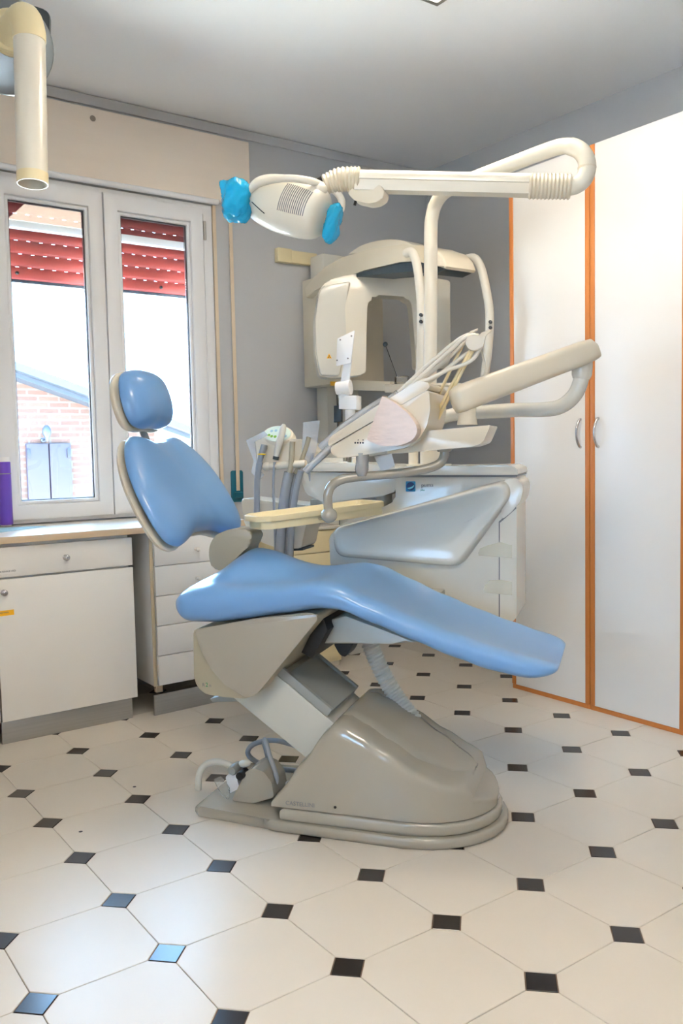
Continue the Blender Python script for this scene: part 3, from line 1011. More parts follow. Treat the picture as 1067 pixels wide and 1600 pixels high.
# --- seat cushion with rear hump and sloping leg rest
seat_tab = [  # s, bottom z, ridge z, half width
    (-0.655, 0.700, 0.762, 0.245), (-0.60, 0.664, 0.796, 0.278), (-0.50, 0.666, 0.808, 0.285), (-0.40, 0.682, 0.806, 0.286), (-0.25, 0.708, 0.816, 0.286),
    (-0.12, 0.730, 0.832, 0.286), (-0.05, 0.728, 0.822, 0.286), (0.05, 0.690, 0.776, 0.282), (0.18, 0.640, 0.722, 0.272), (0.30, 0.593, 0.678, 0.262),
    (0.41, 0.556, 0.642, 0.250), (0.52, 0.536, 0.610, 0.236), (0.60, 0.548, 0.590, 0.215)]
def seat_ring(s, k=1.0, n=48):
    zb, zr, hw = lerp_table(seat_tab, s)
    mid = (zb + zr) / 2
    zb = mid + (zb - mid) * k; zr = mid + (zr - mid) * k
    hw = hw * (0.72 + 0.28 * k)
    out = []
    for q in range(n):
        th = 2 * PI * q / n
        c_, s_ = math.cos(th), math.sin(th)
        x = -math.copysign(abs(c_) ** 0.46, c_)
        y = math.copysign(abs(s_) ** 0.62, s_)
        z = (zb + zr) / 2 + y * (zr - zb) / 2
        if s_ > 0:
            f = max(0.0, 1 - (abs(x) / 0.80) ** 2)
            fh = max(0.0, 1 - (abs(x) / 0.66) ** 2)
            hump = 0.112 * math.exp(-((s + 0.435) / (0.105 if s < -0.435 else 0.15)) ** 2) * fh ** 1.5
            dish = -0.020 * f if s > -0.02 else (-0.012 * f if s > -0.2 else 0)
            z += (hump + dish) * k * min(1, s_ * 1.6)
        out.append(G(s, TC + x * hw, z))
    return out
rings = [seat_ring(-0.655, 0.12), seat_ring(-0.652, 0.45), seat_ring(-0.642, 0.72), seat_ring(-0.625, 0.90), seat_ring(-0.60, 1)]
s = -0.57
while s < 0.555:
    rings.append(seat_ring(s, 1)); s += 0.03
rings += [seat_ring(0.565, 0.97), seat_ring(0.583, 0.85), seat_ring(0.596, 0.62), seat_ring(0.602, 0.3), seat_ring(0.603, 0.1)]
bm = bmesh.new(); loft(bm, rings)
seat = obj('seat_cushion', bm, 'blue_vinyl', chair, smooth=180, sub=1)

# --- backrest
def pillow(bm, outline, frame, front, back, bend=0.0, p=5.0, prof=(0, .35, .6, .78, .89, .95, .985, 1.0), bendw=0.3, edge=0.0):
    """cushion: outline (x,y) around 0,0 in frame (origin, x, y, normal)"""
    o_, ex, ey, en = frame
    n = len(outline)
    rings = []
    def place(x, y, d):
        return o_ + ex * x + ey * y + en * (d + bend * (x / bendw) ** 2)
    for r in prof:
        d = front * (1 - r ** p) ** 0.5 if r < 1 else 0
        rr = max(r, 0.01)
        rings.append([place(x * rr, y * rr, d + edge) for x, y in outline])
    for r in reversed(prof[:-1]):
        d = -back * (1 - r ** 8) ** 0.5
        rr = max(r, 0.01)
        rings.append([place(x * rr, y * rr, d) for x, y in outline])
    loft(bm, rings)
rec = math.radians(30)
ey = (-AX * math.sin(rec) + UP * math.cos(rec)).normalized()
en = (AX * math.cos(rec) + UP * math.sin(rec)).normalized()
half = [(0.0, -0.150), (0.07, -0.153), (0.15, -0.178), (0.22, -0.190), (0.282, -0.168), (0.306, -0.115), (0.310, -0.035), (0.296, 0.06), (0.256, 0.148), (0.200, 0.212), (0.142, 0.243), (0.092, 0.238), (0.055, 0.227), (0.0, 0.224)]
full = half + [(-x, y) for x, y in reversed(half[1:-1])]
full = [(p.x, p.y) for p in catmull([(x, y, 0) for x, y in full], 4, True)]
BO = G(-0.740, TC + 0.01, 1.083)
bk = obj
bm = bmesh.new(); pillow(bm, full, (BO, LT, ey, en), 0.066, 0.012, 0.012, 3.6)
back = obj('backrest_cushion', bm, 'blue_vinyl', chair, smooth=180, sub=1)
bm = bmesh.new(); pillow(bm, [(x * 1.012, y * 1.012) for x, y in full], (BO - en * 0.026, LT, ey, en), 0.010, 0.030, 0.012, 6)
obj('backrest_shell', bm, 'ivory', chair, smooth=60)
# stem to the headrest
b = bmesh.new()
pa = [BO + ey * 0.05 - en * 0.03, BO + ey * 0.20 - en * 0.02, BO + ey * 0.30 - en * 0.005, BO + ey * 0.36 + en * 0.012]
tube(b, catmull(pa, 5), 0.024, 10, True, 0.3)
obj('headrest_stem', b, 'arm_grey', chair, smooth=50)
hh = [(0.0, -0.105), (0.06, -0.108), (0.115, -0.092), (0.138, -0.04), (0.135, 0.03), (0.108, 0.085), (0.055, 0.108), (0.0, 0.112)]
hf = hh + [(-x, y) for x, y in reversed(hh[1:-1])]
hf = [(p.x, p.y) for p in catmull([(x, y, 0) for x, y in hf], 4, True)]
rec2 = math.radians(14)
ey2 = (-AX * math.sin(rec2) + UP * math.cos(rec2)).normalized()
en2 = (AX * math.cos(rec2) + UP * math.sin(rec2)).normalized()
HO = G(-0.880, TC, 1.430)
bm = bmesh.new(); pillow(bm, hf, (HO, LT, ey2, en2), 0.085, 0.012, 0.0, 2.6)
obj('headrest_cushion', bm, 'blue_vinyl', chair, smooth=180, sub=1)
bm = bmesh.new(); pillow(bm, [(x * 1.03, y * 1.03) for x, y in hf], (HO - en2 * 0.026, LT, ey2, en2), 0.011, 0.030, 0.0, 6)
obj('headrest_shell', bm, 'ivory', chair, smooth=60)
# hinge cheek between back and seat
hk = [(-0.588, 0.9449), (-0.6119, 0.9081), (-0.616, 0.8622), (-0.5999, 0.8167), (-0.5521, 0.8224), (-0.4932, 0.8781), (-0.4479, 0.9149), (-0.4464, 0.9643), (-0.5274, 0.9681)]
bm = bmesh.new(); prism(bm, round_poly(GS(0.24, hk), 0.02), LT * 0.10, 0.01)
obj('back_hinge', bm, 'chair_beige', chair)

# ---------------------------------------------------------------- foot control on the plate
fcx = (-0.4389, 0.0255)
fc = thing('foot_control', G(-0.42, 0.20, 0.035), 'grey foot control with a curved lever on the chair plate', 'foot control')
fb = [(-0.4959, 0.0301), (-0.4138, 0.037), (-0.3373, 0.0655), (-0.3451, 0.1181), (-0.3724, 0.151), (-0.41, 0.1607), (-0.4392, 0.1444), (-0.4647, 0.0968)]
fb = [(s, max(z, 0.0365)) for s, z in fb]
bm = bmesh.new(); prism(bm, round_poly(GS(0.12, fb), 0.008), LT * 0.12, 0.010, 3)
obj('body', bm, 'chair_shell', fc)
b = bmesh.new()
tube(b, catmull([(0.7811, 0.7543, 0.062), (0.7836, 0.7508, 0.1129), (0.8011, 0.7438, 0.1474), (0.8312, 0.7193, 0.1612), (0.8637, 0.6915, 0.1524), (0.8932, 0.6681, 0.1341), (0.9241, 0.6425, 0.1206)], 6), 0.0115, 12)
obj('lever', b, 'arm_light', fc, smooth=60)
b = bmesh.new(); egg(b, (0.9079, 0.6477, 0.157), (0.022, 0.022, 0.012))
obj('cap', b, 'arm_light', fc, smooth=180)
pc = V((0.8525, 0.6389, 0.1455))
b = bmesh.new(); lathe(b, pc + LT * 0.06, -LT, [(0.015, 0), (0.017, 0.02), (0.017, 0.055), (0.013, 0.060)], 16)
obj('rocker', b, 'arm_grey', fc, smooth=50)
b = bmesh.new(); lathe(b, V((0.8803, 0.6177, 0.1339)), -LT, [(0.014, -0.03), (0.014, 0.02)], 14)  # dark plug drawn for the black gap between rocker and body
obj('dark_gap', b, 'dark_rubber', fc, smooth=50)
pw = [(-0.5642, 0.1047), (-0.5343, 0.1191), (-0.5015, 0.0794), (-0.5078, 0.0379), (-0.5342, 0.0509)]
b = bmesh.new(); prism(b, round_poly(GS(0.12, pw), 0.008), LT * 0.004, 0.001)
obj('pedal_flap', b, 'clear_plastic', fc)
bq = [(-0.5222, 0.1166), (-0.4827, 0.1319), (-0.4699, 0.0789), (-0.5095, 0.0565)]
b = bmesh.new(); prism(b, round_poly(GS(0.13, bq), 0.006), LT * 0.06, 0.005)
obj('pedal_block', b, 'pvc', fc)
b = bmesh.new()
tube(b, catmull([(0.977, 0.5868, 0.063), (0.9778, 0.5516, 0.1167), (0.9638, 0.5709, 0.1954), (0.9672, 0.6002, 0.2363), (0.9862, 0.642, 0.2164), (1.0117, 0.6581, 0.1369), (1.022, 0.6438, 0.0641), (1.0335, 0.611, 0.0574), (1.0538, 0.549, 0.0944)], 6), 0.0085, 10)
cb = obj('control_cable', b, 'hose_grey', smooth=60)
tag(cb, 'grey cable looped upright between the foot control and base', 'cable')
b = bmesh.new()
tube(b, catmull([(1.1118, 0.6054, 0.0936), (1.0648, 0.704, 0.0876), (1.0312, 0.7843, 0.0963), (1.0175, 0.8203, 0.1232), (1.0402, 0.8059, 0.156), (1.0888, 0.739, 0.1754), (1.1362, 0.6398, 0.1654)], 6), 0.0095, 10)
cb = obj('supply_hose', b, 'hose_grey', smooth=60)
tag(cb, 'grey supply hose curling behind the foot control', 'hose')

# corrugated duct from the unit bracket down to the base
b = bmesh.new()
pa, ra = ribbed(catmull([(1.3432, 0.491, 0.545), (1.3553, 0.4744, 0.4949), (1.3741, 0.4484, 0.4269), (1.3971, 0.4168, 0.3621), (1.4069, 0.3694, 0.3154), (1.4122, 0.3279, 0.2807)], 8), 0.027, 0.0325, 0.0135)
tube(b, pa, ra, 18)
du = obj('corrugated_duct', b, 'duct_white', smooth=60)
tag(du, 'white corrugated duct hanging behind the chair base', 'duct')

# ================================================================== dental unit beside the chair
unit = thing('dental_unit', G(0.05, 0.86, 0.55), 'large white treatment unit with a sculpted side panel behind the leg rest', 'dental unit')
ub = [(-0.0453, 1.137), (0.4125, 1.1318), (0.4091, 0.5997), (0.3925, 0.5845), (0.237, 0.5681), (-0.2056, 0.5768), (-0.2968, 0.6629), (-0.318, 0.7902), (-0.3209, 0.8972), (-0.2638, 0.9484), (-0.0933, 1.014), (-0.0469, 1.0387)]
bm = bmesh.new(); prism(bm, round_poly(GS(0.70, ub), 0.012), LT * 0.30, 0.016, 3)
body = obj('body', bm, 'unit_white', unit)
ld = [(-0.0578, 1.1375), (-0.0575, 1.1546), (-0.022, 1.1688), (0.3885, 1.1676), (0.4139, 1.1579), (0.4206, 1.1321)]
bm = bmesh.new(); prism(bm, round_poly(GS(0.685, ld), 0.006), LT * 0.33, 0.008, 3)
lid = obj('lid', bm, 'unit_white', unit)
bm = bmesh.new(); prism(bm, GS(0.692, [(-0.0479, 1.1276), (-0.0477, 1.1386), (0.416, 1.1368), (0.416, 1.1251)]), LT * 0.31, 0.0)
obj('lid_gap', bm, 'print_grey', lid)
fp = [(-0.2965, 0.9307), (-0.1886, 0.9589), (0.3721, 1.1099), (0.3925, 1.056), (0.1989, 0.7953), (-0.2857, 0.8251)]
fpo = [(p.x, p.y) for p in round_poly([(s_, z_, 0) for s_, z_ in fp], 0.045, 6)]
fcx = sum(p[0] for p in fpo) / len(fpo); fcz = sum(p[1] for p in fpo) / len(fpo)
def fin(k_):
    return [(fcx + (s_ - fcx) * (1 - k_ * 0.5), fcz + (z_ - fcz) * (1 - k_)) for s_, z_ in fpo]
bm = bmesh.new()
loft(bm, [[G(s_, t_, z_) for s_, z_ in fin(k_)] for k_, t_ in ((-0.06, 0.7005), (-0.03, 0.688), (0.0, 0.672), (0.04, 0.664), (0.10, 0.662), (0.20, 0.666), (0.5, 0.668), (0.9, 0.668))])
obj('side_panel', bm, 'unit_white', unit, smooth=70)
sb = [(0.3588, 1.1088), (0.4055, 1.1249), (0.4309, 1.1082), (0.4376, 1.08), (0.4281, 1.0377), (0.3953, 0.9952), (0.3577, 0.9666)]
bm = bmesh.new(); prism(bm, round_poly(GS(0.688, sb), 0.014), LT * 0.26, 0.012, 3)
obj('corner_bulge', bm, 'unit_white', unit)
sm_ = [(0.346, 0.9595), (0.4096, 1.0142), (0.4118, 1.0095), (0.3506, 0.9548), (0.3479, 0.6022), (0.3431, 0.602)]
bm = bmesh.new(); prism(bm, GS(0.6990, sm_), LT * 0.001, 0)
obj('seam', bm, 'print_grey', unit)
for px_ in ([(0.269, 0.8414), (0.2764, 0.8584), (0.3051, 0.8708), (0.3526, 0.8834), (0.3947, 0.8721), (0.3944, 0.8245), (0.2713, 0.8318)], [(0.2868, 0.6969), (0.2942, 0.7213), (0.3087, 0.7386), (0.3515, 0.7422), (0.3938, 0.7362), (0.3935, 0.6859), (0.2916, 0.6922)]):
    bm = bmesh.new(); prism(bm, GS(0.6975, px_), LT * 0.0012, 0)
    obj('tape_patch', bm, 'tape', unit)
lg = [(-0.0051, 1.1121), (0.0325, 1.1118), (0.0319, 1.0728), (-0.0057, 1.073)]
bm = bmesh.new(); prism(bm, round_poly(GS(0.6985, lg), 0.003), LT * 0.0015, 0.0004)
logo = obj('logo_plate', bm, 'logo_blue', unit)
lc = V((1.6227, 0.5792, 1.0925))
b = bmesh.new(); lathe(b, lc + LT * 0.0004, -LT, [(0.0165, 0), (0.0165, 0.0006)], 24); obj('logo_disc', b, 'logo_dark', logo)
b = bmesh.new(); prism(b, catmull([lc + AX * x + UP * z - LT * 0.0003 for x, z in ((-0.013, -0.006), (-0.004, -0.004), (0.005, -0.001), (0.013, 0.005), (0.012, -0.002), (0.004, -0.008), (-0.006, -0.011))], 3, True), -LT * 0.0006, 0)
obj('logo_wave', b, 'logo_light', logo)
lt_ = [(1.6466, 0.5455, 1.0898), (1.645, 0.5477, 1.0752)]
lettering('model_lettering', 'puma', 0.0215, V(lt_[0]), AX + UP * 0.01, UP, 'print_grey', unit)
lettering('model_lettering', 'plus', 0.0105, V(lt_[1]), AX + UP * 0.01, UP, 'print_green', unit)
# basin wing towards the head end
wg = [(-0.456, 1.151), (-0.053, 1.1411), (-0.0542, 1.0717), (-0.106, 1.0545), (-0.3498, 1.0298), (-0.4253, 1.0633)]
bm = bmesh.new(); prism(bm, round_poly(GS(0.73, wg), 0.008), LT * 0.24, 0.010, 3)
obj('basin_wing', bm, 'unit_white', unit)
ws = [(-0.3846, 1.156), (-0.3814, 1.1762), (-0.3515, 1.1909), (-0.07, 1.1742), (-0.0448, 1.164), (-0.0451, 1.1493)]
bm = bmesh.new(); prism(bm, round_poly(GS(0.70, ws), 0.004), LT * 0.30, 0.006, 2)
obj('basin_shelf', bm, 'unit_white', unit)
bx_ = [(-0.3777, 1.177), (-0.3769, 1.2079), (-0.2389, 1.203), (-0.2395, 1.1724)]
bm = bmesh.new(); prism(bm, GS(0.78, bx_), LT * 0.12, 0.006, 2)
obj('shelf_box', bm, 'unit_white', unit)
cp = V((1.6525, 0.7798, 1.0562))
b = bmesh.new(); lathe(b, cp - UP * 0.06, UP, [(0.030, 0), (0.034, 0.07)], 18); obj('basin_neck', b, 'cream', unit)
# spittoon skirt at the head end
sk = [(-0.7889, 1.038), (-0.4807, 1.0045), (-0.488, 0.9445), (-0.5173, 0.8235), (-0.6147, 0.8193), (-0.6888, 0.8432), (-0.7454, 0.8705), (-0.7799, 0.9346)]
bm = bmesh.new(); prism(bm, round_poly(GS(0.90, sk), 0.012), LT * 0.18, 0.012, 3)
obj('spittoon_skirt', bm, 'unit_white', unit)
bm = bmesh.new(); prism(bm, GS(0.91, [(-0.608, 0.8067), (-0.6076, 0.8191), (-0.5135, 0.8234), (-0.5137, 0.8138)]), LT * 0.14, 0)
obj('skirt_slot', bm, 'plate_dark', unit)  # dark strip drawn for the slot under the skirt
bm = bmesh.new(); prism(bm, GS(0.93, [(-0.4846, 0.9983), (-0.4837, 1.0311), (-0.1563, 1.0356), (-0.1569, 0.9985)]), LT * 0.1, 0.006)
obj('skirt_arm', bm, 'unit_white', unit)
# bracket that carries the unit from the chair
bm = bmesh.new(); prism(bm, [G(-0.05, 0.5005, 0.63), G(0.14, 0.5005, 0.63), G(0.14, 0.5005, 0.70), G(-0.05, 0.5005, 0.70)], LT * 0.205, 0.006)
obj('carrier_arm', bm, 'arm_light', unit)
# posts on the lid
pb = V((1.7917, 0.6563, 1.1659))
bm = bmesh.new(); lathe(bm, pb, UP, [(0.085, -0.002), (0.085, 0.006), (0.040, 0.010), (0.038, 0.25), (0.030, 0.262)], 28)
obj('pole_sleeve', bm, 'cream', unit, smooth=50)
p2 = V((1.7851, 0.7505, 1.166))
bm = bmesh.new(); lathe(bm, p2, UP, [(0.030, -0.002), (0.030, 0.006), (0.020, 0.008), (0.020, 0.26), (0.012, 0.262)], 20)
obj('short_post', bm, 'cream', unit, smooth=50)

# ---------------------------------------------------------------- monitor mount
mm = thing('monitor_mount', V((1.5839, 0.9083, 1.1816)), 'empty white monitor bracket with a square screw plate', 'monitor mount')
b = bmesh.new()
tube(b, [(1.5841, 0.908, 1.2025), (1.585, 0.9068, 1.4002)], 0.021, 16); obj('post', b, 'pvc', mm, smooth=50)
b = bmesh.new(); prism(b, GS(.83, [(-0.313, 1.403), (-0.3118, 1.4571), (-0.2359, 1.454), (-0.237, 1.3978)]), LT * 0.07, 0.004); obj('joint_block', b, 'pvc', mm)
pa = [(1.5399, 0.9348, 1.4865), (1.5752, 0.8862, 1.489)]
b = bmesh.new(); tube(b, pa, [0.026, 0.030], 16); obj('elbow', b, 'pvc', mm, smooth=50)
b = bmesh.new(); lathe(b, V((1.5634, 0.9195, 1.4576)), UP, [(0.022, -0.01), (0.022, 0.02)], 16); obj('swivel', b, 'pvc', mm, smooth=50)
b = bmesh.new(); prism(b, GS(.83, [(-0.3053, 1.5031), (-0.2841, 1.6044), (-0.2543, 1.6029), (-0.2673, 1.5014)]), LT * 0.012, 0.002); obj('strut', b, 'pvc', mm)
vp = [(-0.3072, 1.6831), (-0.2339, 1.7115), (-0.2527, 1.5836), (-0.315, 1.5741)]
b = bmesh.new(); prism(b, round_poly(GS(.815, vp), 0.004), LT * 0.005, 0.001); vpl = obj('screw_plate', b, 'pvc', mm)
for q in [(1.5353, 0.897, 1.6772), (1.5631, 0.8587, 1.6895), (1.5262, 0.9094, 1.5967), (1.5533, 0.8721, 1.6019)]:
    b = bmesh.new(); lathe(b, V(q) + LT * 0.0008, -LT, [(0.0035, 0), (0.0035, 0.001)], 8); obj('screw_hole', b, 'print_grey', vpl)
b = bmesh.new(); prism(b, GS(.87, [(-0.3497, 1.3509), (-0.3481, 1.4189), (-0.3149, 1.4203), (-0.3163, 1.3525)]), LT * 0.025, 0.004)
hb = obj('socket_box', b, 'plate_dark', smooth=38)
tag(hb, 'small black plug box hanging under the monitor bracket', 'plug box')

# ---------------------------------------------------------------- operating lamp on its jointed pole
lamp = thing('operating_lamp', V((1.7932, 0.6542, 1.1659)) + UP * 0.262, 'cream operating lamp with blue covered handles on a long jointed pole', 'lamp')
b = bmesh.new()
pth = catmull([(1.7932, 0.6542, 1.3516), (1.7952, 0.6515, 1.5911), (1.7989, 0.6464, 1.8651), (1.8006, 0.644, 2.0746), (1.8007, 0.6354, 2.1389), (1.8032, 0.615, 2.1833), (1.8088, 0.5731, 2.215), (1.82, 0.5067, 2.2285), (1.8293, 0.4173, 2.2349), (1.839, 0.251, 2.2393), (1.8438, 0.1082, 2.2414), (1.8457, 0.0376, 2.2383), (1.8459, -0.0053, 2.2259), (1.8523, -0.0395, 2.2027), (1.8552, -0.0605, 2.1685), (1.8524, -0.0653, 2.134), (1.8413, -0.0585, 2.1032), (1.8235, -0.039, 2.0869), (1.8013, -0.0204, 2.084)], 5)
tube(b, pth, [0.0262 if k < 60 else 0.0285 for k in range(len(pth))], 18)
obj('pole', b, 'cream', lamp, smooth=60)
b = bmesh.new(); lathe(b, V((1.854, -0.064, 2.1428)), UP, [(0.0292, -0.004), (0.0305, 0), (0.0292, 0.004)], 20, caps=False); obj('joint_ring', b, 'ivory', lamp, smooth=60)
b = bmesh.new()
pa, ra = ribbed([(1.8147, -0.0304, 2.0847), (1.7195, 0.0666, 2.0954)], 0.0375, 0.0425, 0.0125)
tube(b, pa, ra, 20); obj('ribbed_sleeve', b, 'ivory', lamp, smooth=60)
# spring arm with an upper shell and a lower rail
A_, B_ = [V(p) for p in [(1.7227, 0.0639, 2.0983), (1.3047, 0.4674, 2.1491)]]
ex = (A_ - B_).normalized(); ez = (UP - ex * UP.dot(ex)).normalized(); ey_ = ez.cross(ex)
def section(pts):
    return [[P + ey_ * y + ez * z for y, z in pts] for P in (B_, A_)]
up_prof = [(0.036 * math.cos(PI * k / 14), 0.010 + 0.027 * math.sin(PI * k / 14)) for k in range(15)] + [(-0.036, 0.0), (0.036, 0.0)]
b = bmesh.new(); loft(b, section([(y, z) for y, z in up_prof])); obj('spring_arm', b, 'cream', lamp, smooth=50)
lo_prof = [(0.031, -0.0005), (-0.031, -0.0005), (-0.031, -0.012), (-0.026, -0.034), (0.026, -0.034), (0.031, -0.012)]
b = bmesh.new(); loft(b, section(lo_prof)); obj('arm_rail', b, 'cream', lamp, smooth=30)
b = bmesh.new()
pa, ra = ribbed(catmull([(1.316, 0.4569, 2.1546), (1.2789, 0.491, 2.1575), (1.2535, 0.5158, 2.1534), (1.226, 0.5418, 2.1429)], 6), 0.0365, 0.0425, 0.0125)
ra = [r_ * (0.80 + 0.20 * min(1, (len(ra) - k) / 16)) for k, r_ in enumerate(ra)]
tube(b, pa, ra, 20); obj('ribbed_sleeve', b, 'ivory', lamp, smooth=60)
b = bmesh.new(); tube(b, [(1.226, 0.5417, 2.145), (1.2151, 0.5533, 2.1398)], [0.030, 0.027], 18); obj('joint_ring', b, 'dark_rubber', lamp, smooth=60)
b = bmesh.new()
pd = [(-0.11, 2.1091), (-0.0982, 2.129), (-0.0663, 2.1359), (-0.0035, 2.1287), (0.0184, 2.1115), (0.0225, 2.088), (0.0043, 2.069), (-0.0338, 2.0648), (-0.0855, 2.0809)]
prism(b, round_poly(GS(.36, pd), 0.012), LT * 0.06, 0.012, 3); pod = obj('sensor_pod', b, 'ivory', lamp)
b = bmesh.new(); tube(b, [(1.3008, 0.4643, 2.0838), (1.2979, 0.4683, 2.0672)], 0.005, 8); obj('switch_tip', b, 'dark_rubber', pod)
# head
hc = V((1.1344, 0.6253, 2.0786))
hx = (V((1.2066, 0.5258, 2.0313)) - V((1.0711, 0.7634, 2.1332))).normalized()
hz = (UP - hx * UP.dot(hx)).normalized(); hy = hz.cross(hx)
prof_h = [(0.042, -0.155), (0.062, -0.148), (0.076, -0.128), (0.088, -0.095), (0.096, -0.05), (0.099, 0.0), (0.098, 0.05), (0.092, 0.095), (0.084, 0.122), (0.070, 0.134), (0.035, 0.139)]
def head_pt(x, th, k=1.0):
    for i in range(len(prof_h) - 1):
        if prof_h[i][1] <= x <= prof_h[i + 1][1]:
            t = (x - prof_h[i][1]) / (prof_h[i + 1][1] - prof_h[i][1]); r = prof_h[i][0] + (prof_h[i + 1][0] - prof_h[i][0]) * t
            break
    return hc + hx * x + (hy * math.cos(th) * 0.95 + hz * math.sin(th)) * r * k
b = bmesh.new()
loft(b, [[head_pt(x, 2 * PI * k / 32) for k in range(32)] for r, x in prof_h])
head = obj('lamp_head', b, 'cream', lamp, smooth=60, sub=1)
th0 = math.atan2(1, 0)
cdir = (V(CAM_LOC) - hc).normalized()
thc = math.atan2(cdir.dot(hz), cdir.dot(hy))
for k in range(14):
    x = 0.012 + 0.0072 * k
    b = bmesh.new(); tube(b, [head_pt(x + 0.004 * q / 6, thc + 0.22 - 1.0 * q / 6, 1.0) for q in range(7)], 0.0014, 6)
    obj('vent_slot', b, 'print_grey', head, smooth=60)
b = bmesh.new(); tube(b, [head_pt(-0.100 + 0.012 * q, thc + 0.22 + 0.05 * q, 1.0) for q in range(6)], 0.0016, 6)
obj('seam_slot', b, 'print_black', head, smooth=60)
# yoke rods
b = bmesh.new(); tube(b, catmull([(1.0076, 0.6977, 2.1181), (1.0125, 0.6399, 2.1341), (1.0385, 0.5786, 2.1391), (1.076, 0.5185, 2.1337), (1.1334, 0.4906, 2.1274), (1.1993, 0.5189, 2.1306)], 6), 0.0125, 12)
obj('yoke_rod', b, 'cream', lamp, smooth=60)
b = bmesh.new(); tube(b, catmull([(1.2245, 0.5438, 2.1367), (1.2553, 0.5269, 2.1244), (1.2698, 0.5069, 2.0938), (1.2632, 0.499, 2.0588), (1.2385, 0.4991, 2.0318), (1.22, 0.5074, 2.0183)], 6), 0.0125, 12)
obj('yoke_rod', b, 'cream', lamp, smooth=60)
b = bmesh.new(); egg(b, (1.1789, 0.5129, 2.1111), (0.032, 0.032, 0.026)); obj('yoke_hub', b, 'cream', lamp, smooth=180)
def grip(name, a_, b_, r):
    b = bmesh.new(); tube(b, [a_, b_], r, 12); return obj(name, b, 'cream', lamp, smooth=60)
grip('handle', V((0.9976, 0.6944, 2.0965)), V((0.9605, 0.7625, 2.1075)), 0.016)
grip('handle', V((1.2106, 0.5204, 2.0221)), V((1.2496, 0.5007, 2.0059)), 0.014)
def bag(c, rad, rot, seed, tip=None):
    rnd = random.Random(seed)
    b = bmesh.new(); egg(b, (0, 0, 0), rad, None, 48, 34, 0.9)
    ph = [(V((rnd.uniform(-1, 1), rnd.uniform(-1, 1), rnd.uniform(-1, 1))) * rnd.uniform(40, 150), rnd.uniform(0, 6.3), rnd.uniform(0.4, 1.0)) for _ in range(16)]
    for v in b.verts:
        n = v.co.normalized()
        s = 0
        for k, p, a_ in ph:
            s += a_ * abs(math.sin(k.dot(v.co) + p)) / (max(k.length, 20) / 40)
        v.co += n * (s - 7) * 0.0060
        if tip is not None:
            f = max(0, n.dot(V(tip[0]).normalized()) - 0.80) / 0.20
            v.co += V(tip[0]).normalized() * tip[1] * f * f
        v.co = (rot @ v.co) + V(c)
    return b
rotf = frame_mat(AX, LT, UP)
b = bag((0.9821, 0.7158, 2.0972), (0.064, 0.080, 0.090), rotf @ Matrix.Rotation(0.25, 3, 'Y'), 3, ((-0.85, -0.1, 0.55), 0.035))
obj('handle_cover', b, 'blue_film', lamp, smooth=45, label='crumpled blue plastic film cover')
b = bag((1.2327, 0.507, 2.0071), (0.042, 0.066, 0.088), rotf @ Matrix.Rotation(0.30, 3, 'Y'), 5)
obj('handle_cover', b, 'blue_film', lamp, smooth=45, label='crumpled blue plastic film cover')

# ---------------------------------------------------------------- doctor's instrument table
tb = thing('instrument_table', V((1.794, 0.6531, 1.2627)), 'cream instrument console hanging from a bent tube and thick swing arm', 'instrument table')
b = bmesh.new(); tube(b, catmull([(1.7789, 0.6399, 1.2626), (1.7786, 0.6233, 1.3176), (1.7694, 0.5679, 1.3479), (1.7711, 0.4975, 1.3619), (1.7817, 0.3979, 1.3645), (1.806, 0.2283, 1.3656), (1.8164, 0.0949, 1.3612), (1.8211, 0.0203, 1.3682), (1.8277, -0.0313, 1.4018), (1.8361, -0.0513, 1.4474), (1.8397, -0.0563, 1.4936)], 6), 0.0255, 16)
obj('bent_tube', b, 'unit_white', tb, smooth=60)
b = bmesh.new(); tube(b, [(1.8373, -0.0529, 1.4557), (1.8385, -0.0546, 1.4705), (1.8397, -0.0563, 1.5021), (1.8409, -0.058, 1.5273)], [0.028, 0.0335, 0.0335, 0.030], 18); obj('collar', b, 'unit_white', tb, smooth=50)
P0, P1 = [V(p) for p in [(1.8686, -0.096, 1.5562), (1.4473, 0.1606, 1.3854)]]
ex = (P1 - P0).normalized(); ez = (UP - ex * UP.dot(ex)).normalized(); ey_ = ez.cross(ex)
def sec(P, hy_, hz_, zc=0.0, e=0.55, n=28):
    out = []
    for k in range(n):
        th = 2 * PI * k / n
        c_, s_ = math.cos(th), math.sin(th)
        out.append(P + ey_ * math.copysign(abs(c_) ** e, c_) * hy_ + ez * (math.copysign(abs(s_) ** e, s_) * hz_ + zc))
    return out
Ln = (P1 - P0).length
rings = []
for q, hy_, hz_, zc in ((0.0, 0.006, 0.010, -0.012), (0.006, 0.026, 0.024, -0.008), (0.022, 0.038, 0.036, 0.0), (0.06, 0.043, 0.040, 0.0), (0.30, 0.045, 0.043, 0), (Ln - 0.08, 0.047, 0.045, 0), (Ln - 0.03, 0.046, 0.046, -0.001), (Ln - 0.008, 0.036, 0.040, -0.003), (Ln, 0.012, 0.02, -0.004)):
    rings.append(sec(P0 + ex * q, hy_, hz_, zc))
b = bmesh.new(); loft(b, rings); obj('swing_arm', b, 'ivory', tb, smooth=60)
b = bmesh.new(); tube(b, [(1.4925, 0.1324, 1.397), (1.4921, 0.1329, 1.3385), (1.4919, 0.1332, 1.3092)], [0.029, 0.029, 0.034], 18); obj('arm_post', b, 'ivory', tb, smooth=50)
bk_ = [(0.1199, 1.2878), (0.3855, 1.305), (0.3606, 1.2488), (0.3256, 1.2373), (0.0536, 1.2199), (0.0276, 1.2395)]
b = bmesh.new(); prism(b, round_poly(GS(.25, bk_), 0.008), LT * 0.17, 0.008, 2); obj('bracket', b, 'ivory', tb)
